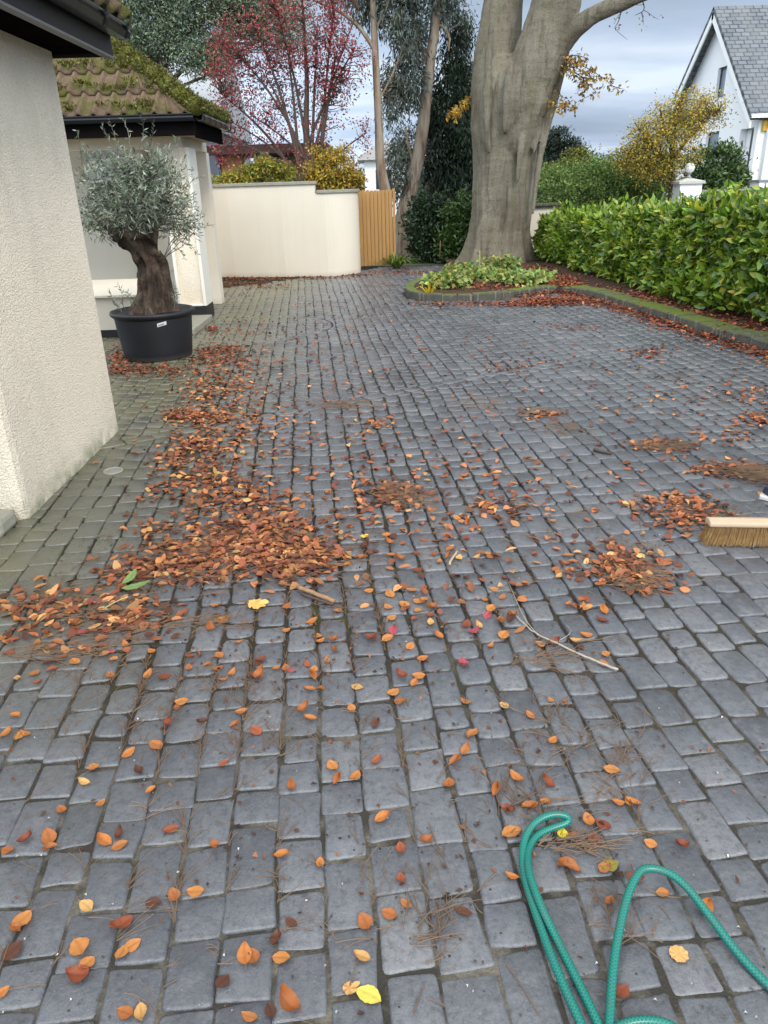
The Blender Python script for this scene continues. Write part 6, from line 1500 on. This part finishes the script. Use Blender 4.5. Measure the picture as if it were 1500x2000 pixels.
limbm(mb, [J(-.03, 0, .90), J(.02, 0, 1.10), J(.07, 0, 1.30), J(.10, 0, 1.45)], [.13, .125, .145, .08], 16, 18)
limbm(mb, [J(.10, 0, 1.42), J(.14, 0, 1.52), J(.17, 0, 1.58)], [.06, .056, .058])
ball(mb, hc, .098, (1.02, .82, 1.18)); ball(mb, hc + f_ * .035 - np.array((0, 0, .055)), .066, (1, .85, 1))
limbm(mb, [hc + f_ * .088 + np.array((0, 0, .015)), hc + f_ * .112 - np.array((0, 0, .018)), hc + f_ * .095 - np.array((0, 0, .03))], [.010, .017, .012], 6, 8)
limbm(mb, [hc + f_ * .094 + s_ * .022 - np.array((0, 0, .062)), hc + f_ * .101 - np.array((0, 0, .060)), hc + f_ * .094 - s_ * .022 - np.array((0, 0, .062))], [.007, .009, .007], 8, 8)
for sg in (1, -1): limbm(mb, [hc + s_ * sg * .080 + np.array((0, 0, .025)), hc + s_ * sg * .090 - f_ * .012, hc + s_ * sg * .080 - np.array((0, 0, .03))], [.014, .018, .011], 6, 8)
for i in (0, 1):
    limbm(mb, [hip[i], knee[i], ank[i]], [.088, .056, .040], 18); limbm(mb, [ank[i], ank[i] + f_ * .07 - np.array((0, 0, .045)), ank[i] + f_ * .16 - np.array((0, 0, .06))], [.040, .038, .026])
    limbm(mb, [sh_[i], elb[i], wr[i]], [.054, .042, .030], 16)
    hp_ = (h_lo, h_hi)[i]; ax = hd; to = hp_ - wr[i]; to = to - ax * np.dot(to, ax); to /= np.linalg.norm(to); sd = np.cross(ax, to)
    pc = hp_ - to * .030
    limbm(mb, [wr[i], (wr[i] + pc) / 2, pc], [.029, .030, .032], 8)
    for k_ in range(4):
        b = pc + ax * (k_ - 1.5) * .020; L = (.9, 1.0, .96, .8)[k_]
        limbm(mb, [b, b + sd * .026 + to * .012, hp_ + sd * .023 + to * .012 * L + ax * (k_ - 1.5) * .020, hp_ + to * .024 * L + ax * (k_ - 1.5) * .019, hp_ - sd * .016 * L + to * .016 + ax * (k_ - 1.5) * .019], [.011, .010, .0092, .0088, .0075], 12, 8)
    limbm(mb, [pc - ax * .022 - sd * .012, pc - sd * .030 + ax * .004 + to * .010, hp_ - sd * .024 + ax * .028 + to * .008, hp_ - sd * .012 + ax * .046 + to * .018], [.014, .012, .010, .008], 10, 8)
k = NB('skin'); body = remeshed(mb, 'body', k.out(k.mix(k.noise(14, 4), (.46, .27, .20), (.56, .35, .27)), .5, None, .35), person, .0075, 2)
mb = MB()
for sg in (1, -1): ball(mb, hc + f_ * .084 + s_ * sg * .033 + np.array((0, 0, .022)), .0125)
mb.build('eyes', simple('eye', (.10, .08, .07), .2), person, True)
mb = MB(); ball(mb, hc - f_ * .018 + np.array((0, 0, .035)), .104, (1.0, .88, 1.05)); ball(mb, hc - f_ * .04 - np.array((0, 0, .03)), .085, (.9, .9, 1.0))
remeshed(mb, 'hair', simple('dark_brown_hair', (.04, .025, .016), .6, .4, 60), person, .012, 2, lambda co, nv: .006 * mnoise.noise(co * 40))
mb = MB(); limbm(mb, [J(-.04, 0, .84), J(-.02, 0, .98), J(.03, 0, 1.12), J(.08, 0, 1.32), J(.10, 0, 1.47)], [.158, .150, .150, .165, .088], 22, 20); limbm(mb, [sh_[0], J(.09, 0, 1.43), sh_[1]], [.075, .085, .075])
for i in (0, 1): limbm(mb, [sh_[i], elb[i], wr[i]], [.072, .058, .044], 18)
ball(mb, J(.11, 0, 1.48), .078, (1, 1, .7))
cl = lambda co, nv: .006 * mnoise.noise((co.x * 9, co.y * 9, co.z * 14)) + .004 * mnoise.noise(co * 24)
remeshed(mb, 'jacket', simple('dark_green_jacket', (.035, .06, .045), .8, .2, 20, .3, 200, .002), person, .014, 3, cl)
mb = MB(); limbm(mb, [J(-.03, .02, .98), J(-.03, 0, .86)], [.148, .15])
for i in (0, 1): limbm(mb, [hip[i] + (0, 0, .02), knee[i], ank[i] + (0, 0, -.01)], [.112, .076, .066], 22)
remeshed(mb, 'trousers', simple('dark_blue_jeans', (.035, .05, .085), .85, .25, 25, .3, 250, .002), person, .013, 3, cl)
for i in (0, 1):
    mb = MB(); a = ank[i]; limbm(mb, [a - f_ * .05 - np.array((0, 0, .045)), a + f_ * .05 - np.array((0, 0, .043)), a + f_ * .13 - np.array((0, 0, .047)), a + f_ * .205 - np.array((0, 0, .052))], [.040, .044, .046, .036], 16, 16); limbm(mb, [a + (0, 0, .03), a - np.array((0, 0, .04))], [.048, .048])
    sho = remeshed(mb, 'shoe', simple('dark_navy_shoe', (.025, .035, .055), .6, .3, 30), person, .008, 2)
    mb = MB(); pl = [a - f_ * .092, a - f_ * .07 + s_ * .040, a + f_ * .06 + s_ * .043, a + f_ * .15 + s_ * .050, a + f_ * .215 + s_ * .034, a + f_ * .240, a + f_ * .215 - s_ * .034, a + f_ * .15 - s_ * .048, a + f_ * .06 - s_ * .040, a - f_ * .07 - s_ * .040]
    mb.prism([q[:2] for q in pl], .003, .026); mb.build('sole', simple('pale_rubber_sole', (.55, .55, .52), .7), sho, False, .005)
